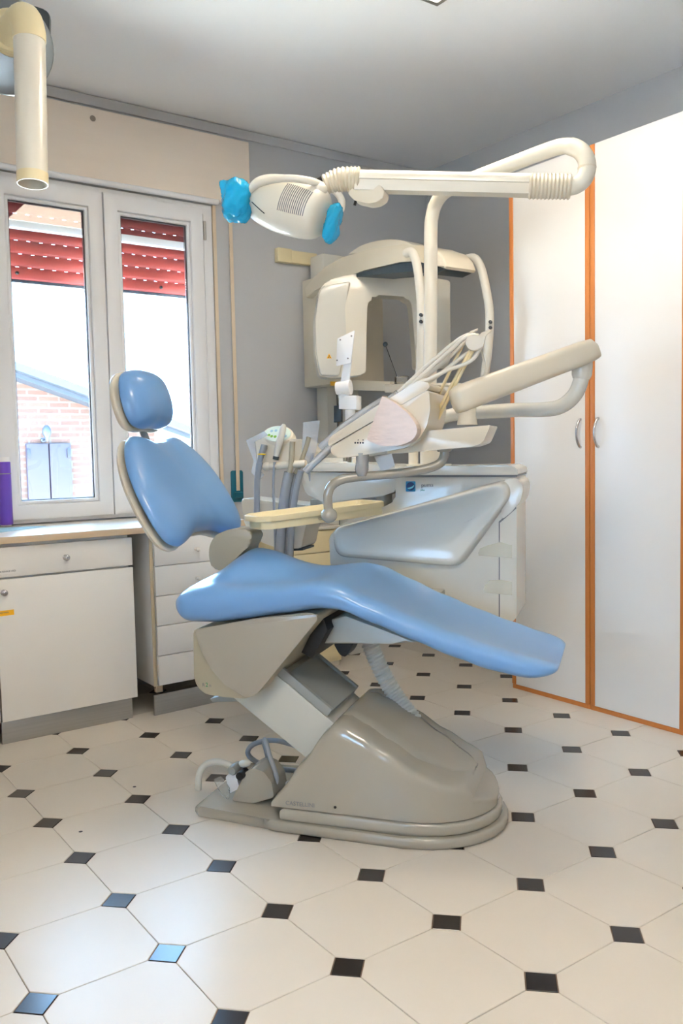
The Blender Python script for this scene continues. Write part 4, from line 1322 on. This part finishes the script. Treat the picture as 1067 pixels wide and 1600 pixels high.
lo_ = [(-0.1402, 1.2431), (0.1992, 1.4224), (0.2024, 1.3576), (0.1913, 1.3073), (0.1657, 1.2653), (0.1189, 1.2377), (0.005, 1.2214), (-0.083, 1.2104), (-0.1231, 1.2111)]
b = bmesh.new(); prism(b, round_poly(GS(.20, lo_), 0.012), LT * 0.26, 0.012, 3); obj('console_body', b, 'ivory', tb)
up_ = [(-0.1424, 1.2474), (-0.1442, 1.2665), (-0.1304, 1.283), (0.0208, 1.3722), (0.1579, 1.4464), (0.1871, 1.4471), (0.2035, 1.4343), (0.1992, 1.4234)]
b = bmesh.new(); prism(b, round_poly(GS(.20, up_), 0.008), LT * 0.26, 0.010, 3); obj('console_top', b, 'ivory', tb)
cn = [(0.0611, 1.405), (0.0984, 1.3814), (0.1435, 1.3457), (0.1697, 1.3089), (0.1735, 1.2848), (0.1545, 1.2592), (0.1086, 1.2441), (0.054, 1.2453), (0.0055, 1.2647)]
b = bmesh.new(); prism(b, catmull(round_poly(GS(.145, cn), 0.012, 2), 2, True), LT * 0.06, 0.022, 4); obj('covered_grip', b, 'film_pink', tb, label='grip wrapped in clear pinkish film')
b = bmesh.new(); tube(b, [(1.2094, 0.3349, 1.2198), (1.2091, 0.3353, 1.1945), (1.2076, 0.3374, 1.1734), (1.2074, 0.3377, 1.1565)], [0.013, 0.014, 0.017, 0.011], 14); obj('knob_handle', b, 'chair_beige', tb, smooth=60)
b = bmesh.new(); tube(b, [(1.2094, 0.3348, 1.224), (1.2091, 0.3353, 1.1945), (1.2075, 0.3375, 1.1692), (1.2073, 0.3378, 1.1481)], [0.022, 0.021, 0.023, 0.014], 14); obj('knob_film', b, 'clear_film', tb, smooth=60)
for q in [(1.1864, 0.4006, 1.208), (1.1956, 0.3879, 1.2035)]:
    b = bmesh.new(); tube(b, [V(q) + UP * 0.012, V(q) - UP * 0.010], [0.008, 0.007], 10); obj('foot_button', b, 'chair_beige', tb, smooth=50)
for k, q in enumerate([(1.1827, 0.3367, 1.258), (1.1879, 0.3296, 1.2578), (1.193, 0.3225, 1.2575), (1.1982, 0.3155, 1.2573), (1.1887, 0.3286, 1.2671), (1.1983, 0.3153, 1.2667)]):
    b = bmesh.new(); lathe(b, V(q) + LT * 0.0015, -LT, [(0.0032, 0), (0.0032, 0.0014)], 8 if k < 4 else 3); obj('console_symbol', b, 'print_black', tb)
b = bmesh.new(); prism(b, GS(.30, [(-0.0153, 1.2122), (0.0473, 1.2197), (0.0577, 1.1788), (0.0106, 1.16)]), LT * 0.001, 0)
tag(obj('paper_slip', b, 'paper_white', smooth=0), 'white paper slip hanging under the console', 'paper')
# hub and whip arms
hb_ = V((1.5083, 0.1106, 1.5741))
b = bmesh.new(); lathe(b, hb_ + LT * 0.07, -LT, [(0.018, 0), (0.020, 0.04), (0.026, 0.045), (0.026, 0.052), (0.021, 0.054), (0.026, 0.060), (0.028, 0.064), (0.028, 0.092), (0.025, 0.095)], 22); obj('whip_hub', b, 'ivory', tb, smooth=40)
for pts in ([(1.5047, 0.1666, 1.5698), (1.4898, 0.2042, 1.5012), (1.4744, 0.2423, 1.4249), (1.4599, 0.2793, 1.3449)], [(1.4996, 0.1226, 1.5523), (1.4826, 0.163, 1.4826), (1.4651, 0.2041, 1.4094), (1.4471, 0.2459, 1.3326)], [(1.5045, 0.1159, 1.5497), (1.4901, 0.1527, 1.4862), (1.4727, 0.1936, 1.4089), (1.4548, 0.2353, 1.3322)]):
    b = bmesh.new(); tube(b, catmull(pts, 4), 0.0055, 10); obj('whip_arm', b, 'yellowed', tb, smooth=60)
for pts in ([(0.3306, 1.5827), (0.3515, 1.6038), (0.3843, 1.6119), (0.3822, 1.606), (0.3637, 1.5929), (0.3572, 1.5608), (0.3427, 1.5514)], [(0.2912, 1.6046), (0.3062, 1.6182), (0.3295, 1.6251), (0.3294, 1.6188), (0.3125, 1.6116), (0.3018, 1.5997)]):
    b = bmesh.new(); prism(b, GS(.305 if pts[0][0] > 0.3 else .36, pts), LT * 0.006, 0.001); obj('whip_leaf', b, 'ivory', tb)
# handpiece hoses
hoses = (
 [(1.3196, 0.3193, 1.3883), (1.3589, 0.2653, 1.4427), (1.405, 0.2018, 1.5039), (1.4497, 0.1572, 1.5575), (1.4697, 0.1298, 1.5844), (1.4928, 0.115, 1.5984), (1.5158, 0.1003, 1.5981)],
 [(1.3418, 0.3399, 1.3812), (1.3852, 0.28, 1.4382), (1.433, 0.2142, 1.4999), (1.473, 0.1762, 1.5441), (1.5002, 0.1558, 1.5767), (1.5223, 0.1424, 1.5931), (1.5372, 0.1219, 1.5853)],
 [(1.36, 0.3828, 1.3969), (1.403, 0.3237, 1.459), (1.4477, 0.2621, 1.5218), (1.489, 0.2052, 1.5753), (1.5119, 0.1737, 1.6004), (1.5391, 0.1533, 1.6101), (1.554, 0.1328, 1.5917)],
 [(1.3194, 0.2855, 1.3822), (1.3582, 0.2321, 1.4465), (1.3928, 0.2015, 1.4619), (1.4349, 0.1607, 1.4889), (1.4716, 0.1271, 1.5039), (1.4985, 0.1071, 1.5238), (1.5168, 0.0989, 1.5527)],
 [(1.3692, 0.3532, 1.3694), (1.4117, 0.2946, 1.427), (1.4508, 0.2408, 1.4711), (1.4842, 0.1949, 1.5107), (1.507, 0.1635, 1.5381), (1.5246, 0.1393, 1.5532)])
for pts in hoses:
    b = bmesh.new(); tube(b, catmull(pts, 6), 0.0065, 10); obj('instrument_hose', b, 'hose_light', tb, smooth=60)
b = bmesh.new(); tube(b, catmull([(1.5276, 0.1011, 1.5493), (1.5634, 0.1199, 1.4965), (1.5701, 0.1447, 1.4672), (1.5627, 0.1889, 1.4491), (1.5306, 0.2331, 1.4451), (1.4916, 0.2867, 1.4501), (1.4624, 0.293, 1.4541)], 6), 0.004, 8); obj('air_line', b, 'hose_light', tb, smooth=60)
for k, pts in enumerate(([(1.1025, 0.5161, 1.1649), (1.1404, 0.4809, 1.2138), (1.2073, 0.4228, 1.2917), (1.2673, 0.3573, 1.3578), (1.3171, 0.2887, 1.4118)], [(1.1591, 0.5403, 1.1962), (1.2043, 0.495, 1.2499), (1.2602, 0.435, 1.3201), (1.3126, 0.38, 1.3701), (1.3553, 0.3213, 1.4232)], [(1.2067, 0.5767, 1.2446), (1.2555, 0.5266, 1.3057), (1.3002, 0.4651, 1.3567), (1.3521, 0.3937, 1.4062)])):
    b = bmesh.new(); tube(b, catmull(pts, 4), 0.0085, 12); hp = obj('handpiece', b, 'hose_light', tb, smooth=60)
    b = bmesh.new(); tube(b, catmull(pts, 4), 0.0125, 12); obj('film_sleeve', b, 'clear_film', hp, smooth=60)

# ---------------------------------------------------------------- tray on its own bent arm
ty = thing('instrument_tray', V((1.1203, 0.4065, 1.0207)), 'long beige instrument tray held by a bent tube with a ball joint', 'tray')
b = bmesh.new(); tube(b, catmull([(1.4393, 0.1886, 1.2352), (1.4391, 0.1888, 1.2098), (1.4266, 0.1975, 1.1847), (1.3922, 0.2194, 1.1687), (1.3365, 0.262, 1.1573), (1.2782, 0.3082, 1.1503), (1.2096, 0.3516, 1.1457), (1.1617, 0.3835, 1.1385), (1.1299, 0.4017, 1.1182), (1.1185, 0.4089, 1.0845), (1.1192, 0.408, 1.0356)], 6), 0.0155, 14); obj('bent_tube', b, 'chair_shell', ty, smooth=60)
b = bmesh.new(); tube(b, [(1.4393, 0.1885, 1.2394), (1.4392, 0.1887, 1.2225)], [0.030, 0.022], 16); obj('tube_flange', b, 'chair_shell', ty, smooth=50)
bc_ = V((1.1203, 0.4065, 1.0207))
b = bmesh.new(); egg(b, bc_, (0.028, 0.028, 0.025)); obj('ball_joint', b, 'chair_shell', ty, smooth=180)
TA, TB = [V(p) for p in [(1.0098, 0.5756, 1.0171), (1.4683, 0.557, 1.0424)]]
ex = (TB - TA).normalized(); eyt = V((ex.y, -ex.x, 0)).normalized()
if eyt.dot(AX) > 0: eyt = -eyt
ezt = ex.cross(eyt)
if ezt.z < 0: ezt = -ezt
Lt = (TB - TA).length
def tp(x, y, z): return TA + ex * x + eyt * y + ezt * z
W_ = 0.150
out_ = round_poly([tp(-0.035, 0.03, -0.034), tp(0.0, 0, -0.034), tp(Lt, 0, -0.034), tp(Lt, W_, -0.034), tp(-0.01, W_, -0.034), tp(-0.035, W_ - 0.03, -0.034)], 0.012)
out_ = [p - ezt * 0.012 for p in out_]
b = bmesh.new(); prism(b, out_, ezt * 0.028, 0.004, 2); obj('tray_base', b, 'yellowed', ty)
b = bmesh.new()
o_ring = round_poly([tp(-0.055, 0.03, 0), tp(-0.015, -0.008, 0), tp(Lt + 0.005, -0.008, 0), tp(Lt + 0.005, W_ + 0.008, 0), tp(-0.02, W_ + 0.008, 0), tp(-0.055, W_ - 0.03, 0)], 0.016)
cen = tp(Lt / 2 - 0.02, W_ / 2, 0)
def shrink(p, k):
    dx = (p - cen).dot(ex); dy = (p - cen).dot(eyt)
    return p - ex * math.copysign(min(abs(dx), k), dx) - eyt * math.copysign(min(abs(dy), k), dy)
rings = [[p - ezt * 0.0175 for p in o_ring], [p for p in o_ring], [shrink(p, 0.004) + ezt * 0.003 for p in o_ring], [shrink(p, 0.010) + ezt * 0.001 for p in o_ring], [shrink(p, 0.018) - ezt * 0.013 for p in o_ring]]
loft(b, rings); obj('tray_rim', b, 'yellowed', ty, smooth=40)
b = bmesh.new(); tube(b, [bc_, tp(Lt * 0.42, 0.03, -0.036)], 0.006, 8); obj('clamp_pin', b, 'clear_plastic', ty, smooth=50)

# ---------------------------------------------------------------- assistant console with suction hoses
asst = thing('assistant_console', V((1.359, 1.0817, 1.169)), 'cream suction console with an oval key pad and hanging hoses', 'suction console')
ab = [(-0.6845, 1.2821), (-0.6554, 1.2945), (-0.5982, 1.3009), (-0.5085, 1.2857), (-0.453, 1.2844), (-0.415, 1.2629), (-0.402, 1.2318), (-0.4333, 1.1911), (-0.5395, 1.1798), (-0.6476, 1.1709), (-0.6638, 1.2054), (-0.6711, 1.2476)]
b = bmesh.new(); prism(b, catmull(round_poly(GS(.76, ab), 0.01, 2), 2, True), LT * 0.12, 0.022, 4); obj('body', b, 'cream', asst)
kc_ = V((1.3484, 1.0878, 1.3053))
kn = (-LT * 0.80 + UP * 0.60).normalized(); kx = (AX * 0.98 - UP * 0.18).normalized(); kx = (kx - kn * kx.dot(kn)).normalized(); kyy = kn.cross(kx)
if kyy.z < 0: kyy = -kyy
def oval(r, h_): return [kc_ + kx * math.cos(2 * PI * k / 32) * 0.064 * r + kyy * math.sin(2 * PI * k / 32) * 0.042 * r + kn * h_ for k in range(32)]
b = bmesh.new(); loft(b, [oval(1.12, -0.03), oval(1.06, 0.0), oval(0.98, 0.004)]); obj('pad_frame', b, 'cream', asst)
b = bmesh.new(); loft(b, [oval(0.94, 0.0041), oval(0.92, 0.0062)]); kp = obj('key_pad', b, 'pad_pale', asst)
for x, y, m_ in ((-0.030, 0.010, 'led_blue'), (-0.012, 0.014, 'led_blue'), (-0.034, -0.012, 'led_green'), (-0.020, -0.016, 'led_green'), (-0.004, -0.016, 'led_green'), (0.030, 0.002, 'led_blue'), (0.040, -0.008, 'led_blue')):
    b = bmesh.new(); lathe(b, kc_ + kx * x + kyy * y + kn * 0.0063, kn, [(0.0065, 0), (0.006, 0.0012)], 12); obj('key', b, m_, kp)
b = bmesh.new(); tube(b, [(1.2944, 1.0856, 1.176), (1.3307, 1.0356, 1.1803), (1.3924, 0.9506, 1.1864)], 0.0145, 16); obj('holder_bar', b, 'cream', asst, smooth=50)
b = bmesh.new(); egg(b, (1.2927, 1.0879, 1.176), (0.020, 0.020, 0.018)); obj('bar_end', b, 'cream', asst, smooth=180)
b = bmesh.new(); tube(b, [(1.3454, 1.0153, 1.1825), (1.3503, 1.0086, 1.1824), (1.3552, 1.0018, 1.1835)], [0.0165, 0.019, 0.0165], 16); obj('bar_ring', b, 'cream', asst, smooth=50)
def part_tube(name, pts, r, m_, n=5, parent=None):
    b = bmesh.new(); tube(b, catmull(pts, n), r, 12); return obj(name, b, m_, parent or asst, smooth=60)
hz1 = part_tube('suction_hose', [(1.2693, 1.1031, 1.1948), (1.2613, 1.1141, 1.1222), (1.2574, 1.1195, 0.9915), (1.2486, 1.1316, 0.7806)], 0.0125, 'hose_grey')
tipo = bmesh.new(); tube(tipo, [(1.2675, 1.1056, 1.1897), (1.273, 1.098, 1.2206), (1.2802, 1.0881, 1.2515), (1.2821, 1.0855, 1.2643)], [0.010, 0.0125, 0.0145, 0.013], 14); obj('suction_tip', tipo, 'hose_grey', hz1, smooth=50)
b = bmesh.new(); lathe(b, V((1.2748, 1.0956, 1.2258)), V((0.05, 0, 1)), [(0.0155, -0.003), (0.0185, 0), (0.0155, 0.003)], 16, caps=False); obj('yellow_ring', b, 'yellow_ring', hz1)
hz2 = part_tube('syringe_cord', [(1.3072, 1.0509, 1.1938), (1.3023, 1.0577, 1.0956), (1.3034, 1.0561, 0.9656), (1.3037, 1.0558, 0.7826)], 0.0055, 'hose_grey')
b = bmesh.new(); tube(b, [(1.3089, 1.0485, 1.1989), (1.3127, 1.0433, 1.2297), (1.3217, 1.031, 1.2756), (1.3306, 1.0187, 1.3265), (1.3342, 1.0138, 1.3442)], [0.009, 0.0125, 0.0145, 0.014, 0.007], 14); obj('syringe', b, 'hose_light', hz2, smooth=60)
b = bmesh.new(); tube(b, [(1.3099, 1.0473, 1.204), (1.3117, 1.0447, 1.2169)], 0.0128, 14); obj('syringe_band', b, 'plate_dark', hz2, smooth=50)
for pts, pts2 in (([(1.3441, 1.0002, 1.1517), (1.335, 1.0127, 1.09), (1.3252, 1.0261, 0.9918), (1.312, 1.0444, 0.7829)], [(1.344, 1.0003, 1.1466), (1.3496, 0.9926, 1.1926), (1.3519, 0.9894, 1.2387), (1.3541, 0.9864, 1.2744)]),
                  ([(1.376, 1.0073, 1.1455), (1.3701, 1.0154, 1.0807), (1.3621, 1.0264, 0.9896), (1.3522, 1.0401, 0.7795)], [(1.3759, 1.0074, 1.1403), (1.3913, 0.9862, 1.1916), (1.405, 0.9673, 1.2426), (1.4138, 0.9552, 1.291)])):
    hz = part_tube('suction_hose', pts, 0.0135, 'hose_grey')
    b = bmesh.new(); tube(b, catmull(pts2, 3), 0.011, 12); obj('valve', b, 'chair_beige', hz, smooth=60)
    b = bmesh.new(); tube(b, catmull(pts, 5), 0.021, 12); obj('hose_film', b, 'clear_film', hz, smooth=60)
part_tube('suction_hose', [(1.3616, 0.942, 1.1592), (1.3492, 0.9591, 1.083), (1.3378, 0.9748, 0.9676), (1.3268, 0.9899, 0.7866)], 0.0125, 'hose_grey')
fl = [(-0.4481, 1.1912), (-0.4358, 1.351), (-0.3644, 1.3565), (-0.3806, 1.2467), (-0.4042, 1.1802)]
b = bmesh.new(); prism(b, GS(.745, fl), LT * 0.001, 0); obj('film_pouch', b, 'clear_film', asst, smooth=0)
fl = [(-0.6914, 1.2848), (-0.6103, 1.3193), (-0.5938, 1.3033), (-0.6514, 1.2786), (-0.6432, 1.1711), (-0.6156, 1.1419), (-0.6392, 1.1158), (-0.6724, 1.153), (-0.6595, 1.2002)]
b = bmesh.new(); prism(b, GS(.752, fl), LT * 0.004, 0); obj('film_wrap', b, 'clear_film', asst, smooth=0)
b = bmesh.new(); tube(b, [(1.3928, 0.899, 1.2267), (1.3858, 0.9088, 1.1764), (1.3822, 0.9136, 1.1511), (1.3833, 0.9122, 1.1156)], [0.004, 0.009, 0.006, 0.002], 10); obj('hanging_tip', b, 'hose_grey', asst, smooth=60)
b = bmesh.new(); prism(b, GS(.80, [(-0.4707, 1.191), (-0.3873, 1.1897), (-0.3879, 1.1637), (-0.4714, 1.1648)]), LT * 0.05, 0.006); obj('carrier_arm', b, 'cream', asst)

# ================================================================== panoramic x-ray machine on the window wall
xr = thing('panoramic_xray', V((2.45, 2.30, 0.0)), 'ivory panoramic x-ray machine with a curved boom and gantry by the wall', 'x-ray machine')
b = bmesh.new(); cbox(b, (2.350, 2.12, 1.615), (2.74, YW - 0.014, 2.245), 0.012); obj('column_head', b, 'ivory', xr)
b = bmesh.new(); cbox(b, (2.40, 2.25, 2.246), (2.62, YW - 0.03, 2.385), 0.012); obj('column_cap', b, 'unit_white', xr)
b = bmesh.new(); cbox(b, (2.43, 2.28, 0.0), (2.50, 2.39, 1.6145), 0.004); obj('column', b, 'unit_white', xr)
b = bmesh.new(); cbox(b, (2.52, 2.22, 0.0), (2.62, 2.36, 1.6145), 0.004); obj('column', b, 'unit_white', xr)
b = bmesh.new(); cbox(b, (2.505, 2.30, 0.0), (2.518, 2.38, 1.6145), 0.001); obj('column_slot', b, 'plate_dark', xr)
dm = [(2.3038, 2.1748), (2.2827, 2.1969), (2.2015, 2.2355), (2.0723, 2.2639), (1.9191, 2.2837), (1.6636, 2.2789), (1.4056, 2.249), (1.2623, 2.2141), (1.1623, 2.1716), (1.1185, 2.1304), (1.0973, 2.0852), (1.1107, 2.0758), (1.195, 2.1181), (1.3014, 2.1471), (1.4274, 2.1677), (1.7215, 2.1798), (2.0694, 2.179), (2.2051, 2.148), (2.2858, 2.1244)]
b = bmesh.new(); prism(b, [(2.30, y, z) for y, z in dm], (0.20, 0, 0), 0.012, 3); boom = obj('boom', b, 'ivory', xr)
dk = [(2.0712, 2.1785), (1.7347, 2.1782), (1.4395, 2.1663), (1.313, 2.1458), (1.2062, 2.1183), (1.1215, 2.0759), (1.1845, 2.0662), (1.3717, 2.1117), (1.7915, 2.1598)]
b = bmesh.new(); prism(b, [(2.312, y, z) for y, z in dk], (0.176, 0, 0), 0); obj('boom_underside', b, 'plate_dark', xr)
b = bmesh.new()
bp_ = [(1.9773, 2.32), (1.8476, 2.3427), (1.6808, 2.3355), (1.524, 2.3032), (1.4004, 2.2461)]
prism(b, catmull([(2.38, y, z) for y, z in bp_], 4), (0.11, 0, 0), 0.02, 3); obj('boom_hump', b, 'cream', xr)
ga = [(2.1745, 1.8844, 2.1423), (2.1342, 1.9059, 2.0951), (2.1098, 1.919, 1.9336), (2.1093, 1.9193, 1.7578), (2.125, 1.9108, 1.6354), (2.1767, 1.8832, 1.6246), (2.3058, 1.8143, 1.637), (2.3523, 1.7895, 1.6502), (2.3597, 1.7855, 2.0013), (2.3712, 1.7794, 2.0454), (2.3992, 1.7644, 2.0659), (2.4794, 1.7216, 2.0628), (2.5537, 1.6819, 2.0562), (2.575, 1.6705, 2.0187), (2.593, 1.6609, 1.7272), (2.5922, 1.6613, 1.672), (2.7498, 1.5771, 1.6741), (2.7631, 1.5701, 1.726), (2.7676, 1.5676, 2.146), (2.5679, 1.6743, 2.1787), (2.392, 1.7683, 2.191), (2.2601, 1.8387, 2.1698)]
gdir = V((0.47, 0.88, 0))
b = bmesh.new(); prism(b, round_poly(ga, 0.02, 3), gdir * 0.11, 0.02, 3); gan = obj('gantry', b, 'cream', xr)
# nearer pale cover on the sensor side
gc_ = [(2.1436, 1.9009, 2.1086), (2.124, 1.9114, 2.0346), (2.1095, 1.9192, 1.9167), (2.1123, 1.9176, 1.7578), (2.1282, 1.9092, 1.6388), (2.2197, 1.8603, 1.6344), (2.2564, 1.8407, 1.7977), (2.2509, 1.8436, 2.0012), (2.2839, 1.826, 2.1363)]
b = bmesh.new(); prism(b, [p - gdir * 0.018 for p in round_poly(gc_, 0.02, 3)], gdir * 0.03, 0.014, 3); obj('gantry_cover', b, 'unit_white', gan)
q = V((2.1713, 1.8861, 1.7404)) - gdir * 0.0185
b = bmesh.new(); gx = V((0.88, -0.47, 0)); prism(b, [q - gx * 0.014 - UP * 0.012, q + gx * 0.014 - UP * 0.012, q + UP * 0.014], -gdir * 0.001, 0); rs = obj('warning_sign', b, 'label_yellow', gan)
for a_ in (90, 210, 330):
    b = bmesh.new(); c_ = q - gdir * 0.0015 - UP * 0.004; an = math.radians(a_)
    prism(b, [c_, c_ + gx * math.cos(an - 0.5) * 0.008 + UP * math.sin(an - 0.5) * 0.008, c_ + gx * math.cos(an + 0.5) * 0.008 + UP * math.sin(an + 0.5) * 0.008], -gdir * 0.0005, 0); obj('warning_blade', b, 'print_black', rs)
q = V((2.3641, 2.119, 1.6188))
b = bmesh.new(); cbox(b, (q.x - 0.022, 2.1185, q.z - 0.012), (q.x + 0.022, 2.1195, q.z + 0.012)); obj('column_label', b, 'label_yellow', xr)
for pts in ([(2.262, 1.3421, 2.1874), (2.262, 1.299, 2.1851), (2.262, 1.267, 2.1365), (2.262, 1.2458, 2.0359), (2.262, 1.2345, 1.9132), (2.262, 1.2385, 1.7314), (2.262, 1.2565, 1.5493)], [(2.62, 1.2858, 2.192), (2.62, 1.2311, 2.1816), (2.62, 1.1871, 2.1232), (2.62, 1.1532, 2.0079), (2.62, 1.1326, 1.8956), (2.62, 1.1433, 1.7402), (2.62, 1.1718, 1.5849)]):
    b = bmesh.new(); pa = catmull(pts, 5); tube(b, pa, 0.0215, 14); hd_ = obj('patient_handle', b, 'hose_light', xr, smooth=60)
for q in [(2.24, 1.2124, 1.8721), (2.24, 1.2131, 1.8406)] + [(2.6, 1.1092, 1.8505), (2.6, 1.1095, 1.8225)]:
    b = bmesh.new(); lathe(b, q, (-0.8, -0.55, 0), [(0.0085, -0.012), (0.0085, 0.004), (0.006, 0.006)], 12); obj('handle_screw', b, 'screw', xr)
b = bmesh.new(); tube(b, [(2.5, 1.804, 1.8033), (2.5, 1.7615, 1.7225), (2.5, 1.7143, 1.6319)], 0.0022, 6); rod = obj('mirror_rod', b, 'screw', xr)
b = bmesh.new(); lathe(b, V((2.5, 1.8093, 1.8144)), (-0.8, -0.6, 0), [(0.013, -0.003), (0.014, 0.0), (0.013, 0.003)], 16); obj('mirror', b, 'plate_dark', rod)
b = bmesh.new(); lathe(b, V((2.5, 1.6714, 1.6146)) - UP * 0.06, UP, [(0.035, 0), (0.042, 0.03), (0.040, 0.07), (0.030, 0.075)], 18); obj('chin_rest', b, 'clear_plastic', xr)
b = bmesh.new(); prism(b, [(2.44, y, z) for y, z in [(1.7516, 1.5916), (1.2446, 1.5598), (1.2454, 1.5157), (1.7529, 1.5433)]], (0.2, 0, 0), 0.01); obj('chin_shelf', b, 'cream', xr)
b = bmesh.new(); prism(b, [(2.50, y, z) for y, z in [(2.6658, 1.7021), (1.7701, 1.6086), (1.7715, 1.5529), (2.6686, 1.638)]], (0.1, 0, 0), 0.006); obj('shelf_arm', b, 'ivory', xr)
bx = thing('wall_trunking', V((2.31, YW, 2.33)), 'short beige cable trunking on the wall beside the x-ray column', 'trunking')
b = bmesh.new(); cbox(b, (2.175, YW - 0.045, 2.335), (2.27, YW - 0.001, 2.415), 0.004); obj('cover', b, 'yellowed', bx)
b = bmesh.new(); cbox(b, (2.272, YW - 0.040, 2.338), (2.45, YW - 0.001, 2.41), 0.004); obj('cover', b, 'yellowed', bx)

# beige drawer cabinet by the wall
bc2 = thing('beige_drawer_cabinet', V((2.16, 2.22, 0)), 'beige drawer cabinet against the wall behind the chair', 'cabinet')
b = bmesh.new(); cbox(b, (1.97, 2.062, 0.03), (2.34, YW - 0.02, 0.795), 0.003); obj('body', b, 'yellowed', bc2)
for k in range(6):
    b = bmesh.new(); cbox(b, (1.975, 2.045, 0.055 + k * 0.123), (2.335, 2.061, 0.173 + k * 0.123), 0.002); obj('drawer', b, 'yellowed', bc2)
b = bmesh.new(); cbox(b, (1.96, 2.040, 0.7955), (2.35, YW - 0.02, 0.812), 0.002); obj('top', b, 'unit_white', bc2)
b = bmesh.new(); cbox(b, (1.98, 2.07, 0.0), (2.33, YW - 0.03, 0.0295), 0.001); obj('plinth', b, 'ivory', bc2)

# ================================================================== ceiling extractor arm at the picture edge
exd = thing('extractor_arm', V((0.3567, 1.0795, 2.6055)), 'ceiling hung round grey disc with a stained cream pipe pointing down', 'extractor arm')
d0 = 2.85
dc_ = V((0.3834, 1.2504, 2.6628))
fw = V((dc_.x - CAM_LOC[0], dc_.y - CAM_LOC[1], 0)).normalized()
dn = V((-0.45, -0.89, -0.25)).normalized()
b = bmesh.new(); lathe(b, dc_ - dn * 0.02, dn, [(0.152, 0), (0.157, 0.006), (0.154, 0.014), (0.12, 0.024), (0.03, 0.032)], 40); obj('disc', b, 'steel_disc', exd, smooth=40)
pu = (UP - dn * UP.dot(dn)).normalized(); pv = dn.cross(pu)
if pv.x < 0: pv = -pv
b = bmesh.new(); prism(b, round_poly([dc_ - dn * 0.06 + pv * x + pu * z for x, z in ((-0.16, -0.10), (0.135, -0.04), (0.15, 0.12), (0.10, 0.135), (-0.16, 0.16))], 0.02), dn * 0.035, 0.006); obj('mount_plate', b, 'plate_dark', exd)
b = bmesh.new(); cbox(b, (dc_.x - 0.06, dc_.y + 0.03, dc_.z - 0.02), (dc_.x + 0.0, dc_.y + 0.12, HC - 0.0005), 0.004); obj('ceiling_hanger', b, 'plate_dark', exd)
fl_ = V((0.3726, 1.1733, 2.6813))
b = bmesh.new(); lathe(b, fl_ - dn * 0.05, dn, [(0.074, 0), (0.074, 0.03), (0.068, 0.034), (0.068, 0.045), (0.062, 0.048), (0.062, 0.06)], 28); obj('flange', b, 'yellowed', exd, smooth=40)
e0 = fl_
pb_ = V((0.3765, 0.9993, 2.127)); pt_ = V((0.3951, 1.0265, 2.5969))
b = bmesh.new(); tube(b, catmull([e0 - dn * 0.02, e0 + dn * 0.02 + V((0.02, 0, 0.0)), V((0.3886, 1.0499, 2.6715)), V((0.3954, 1.0292, 2.6304)), pt_], 6), 0.0525, 24); obj('elbow', b, 'yellowed', exd, smooth=60)
b = bmesh.new(); Lp = (pt_ - pb_).length; lathe(b, pb_, pt_ - pb_, [(0.0465, 0.30), (0.0465, 0.0), (0.0490, 0.0), (0.0505, Lp), (0.0505, Lp + 0.012)], 28); pp = obj('pipe', b, 'cream', exd, smooth=60)
b = bmesh.new()
dwn = (pb_ - pt_).normalized()
tube(b, [pb_ - dwn * 0.035, pb_ - dwn * 0.002], [0.0502, 0.0496], 28, caps=False); obj('stained_rim', b, 'yellowed', pp, smooth=60)
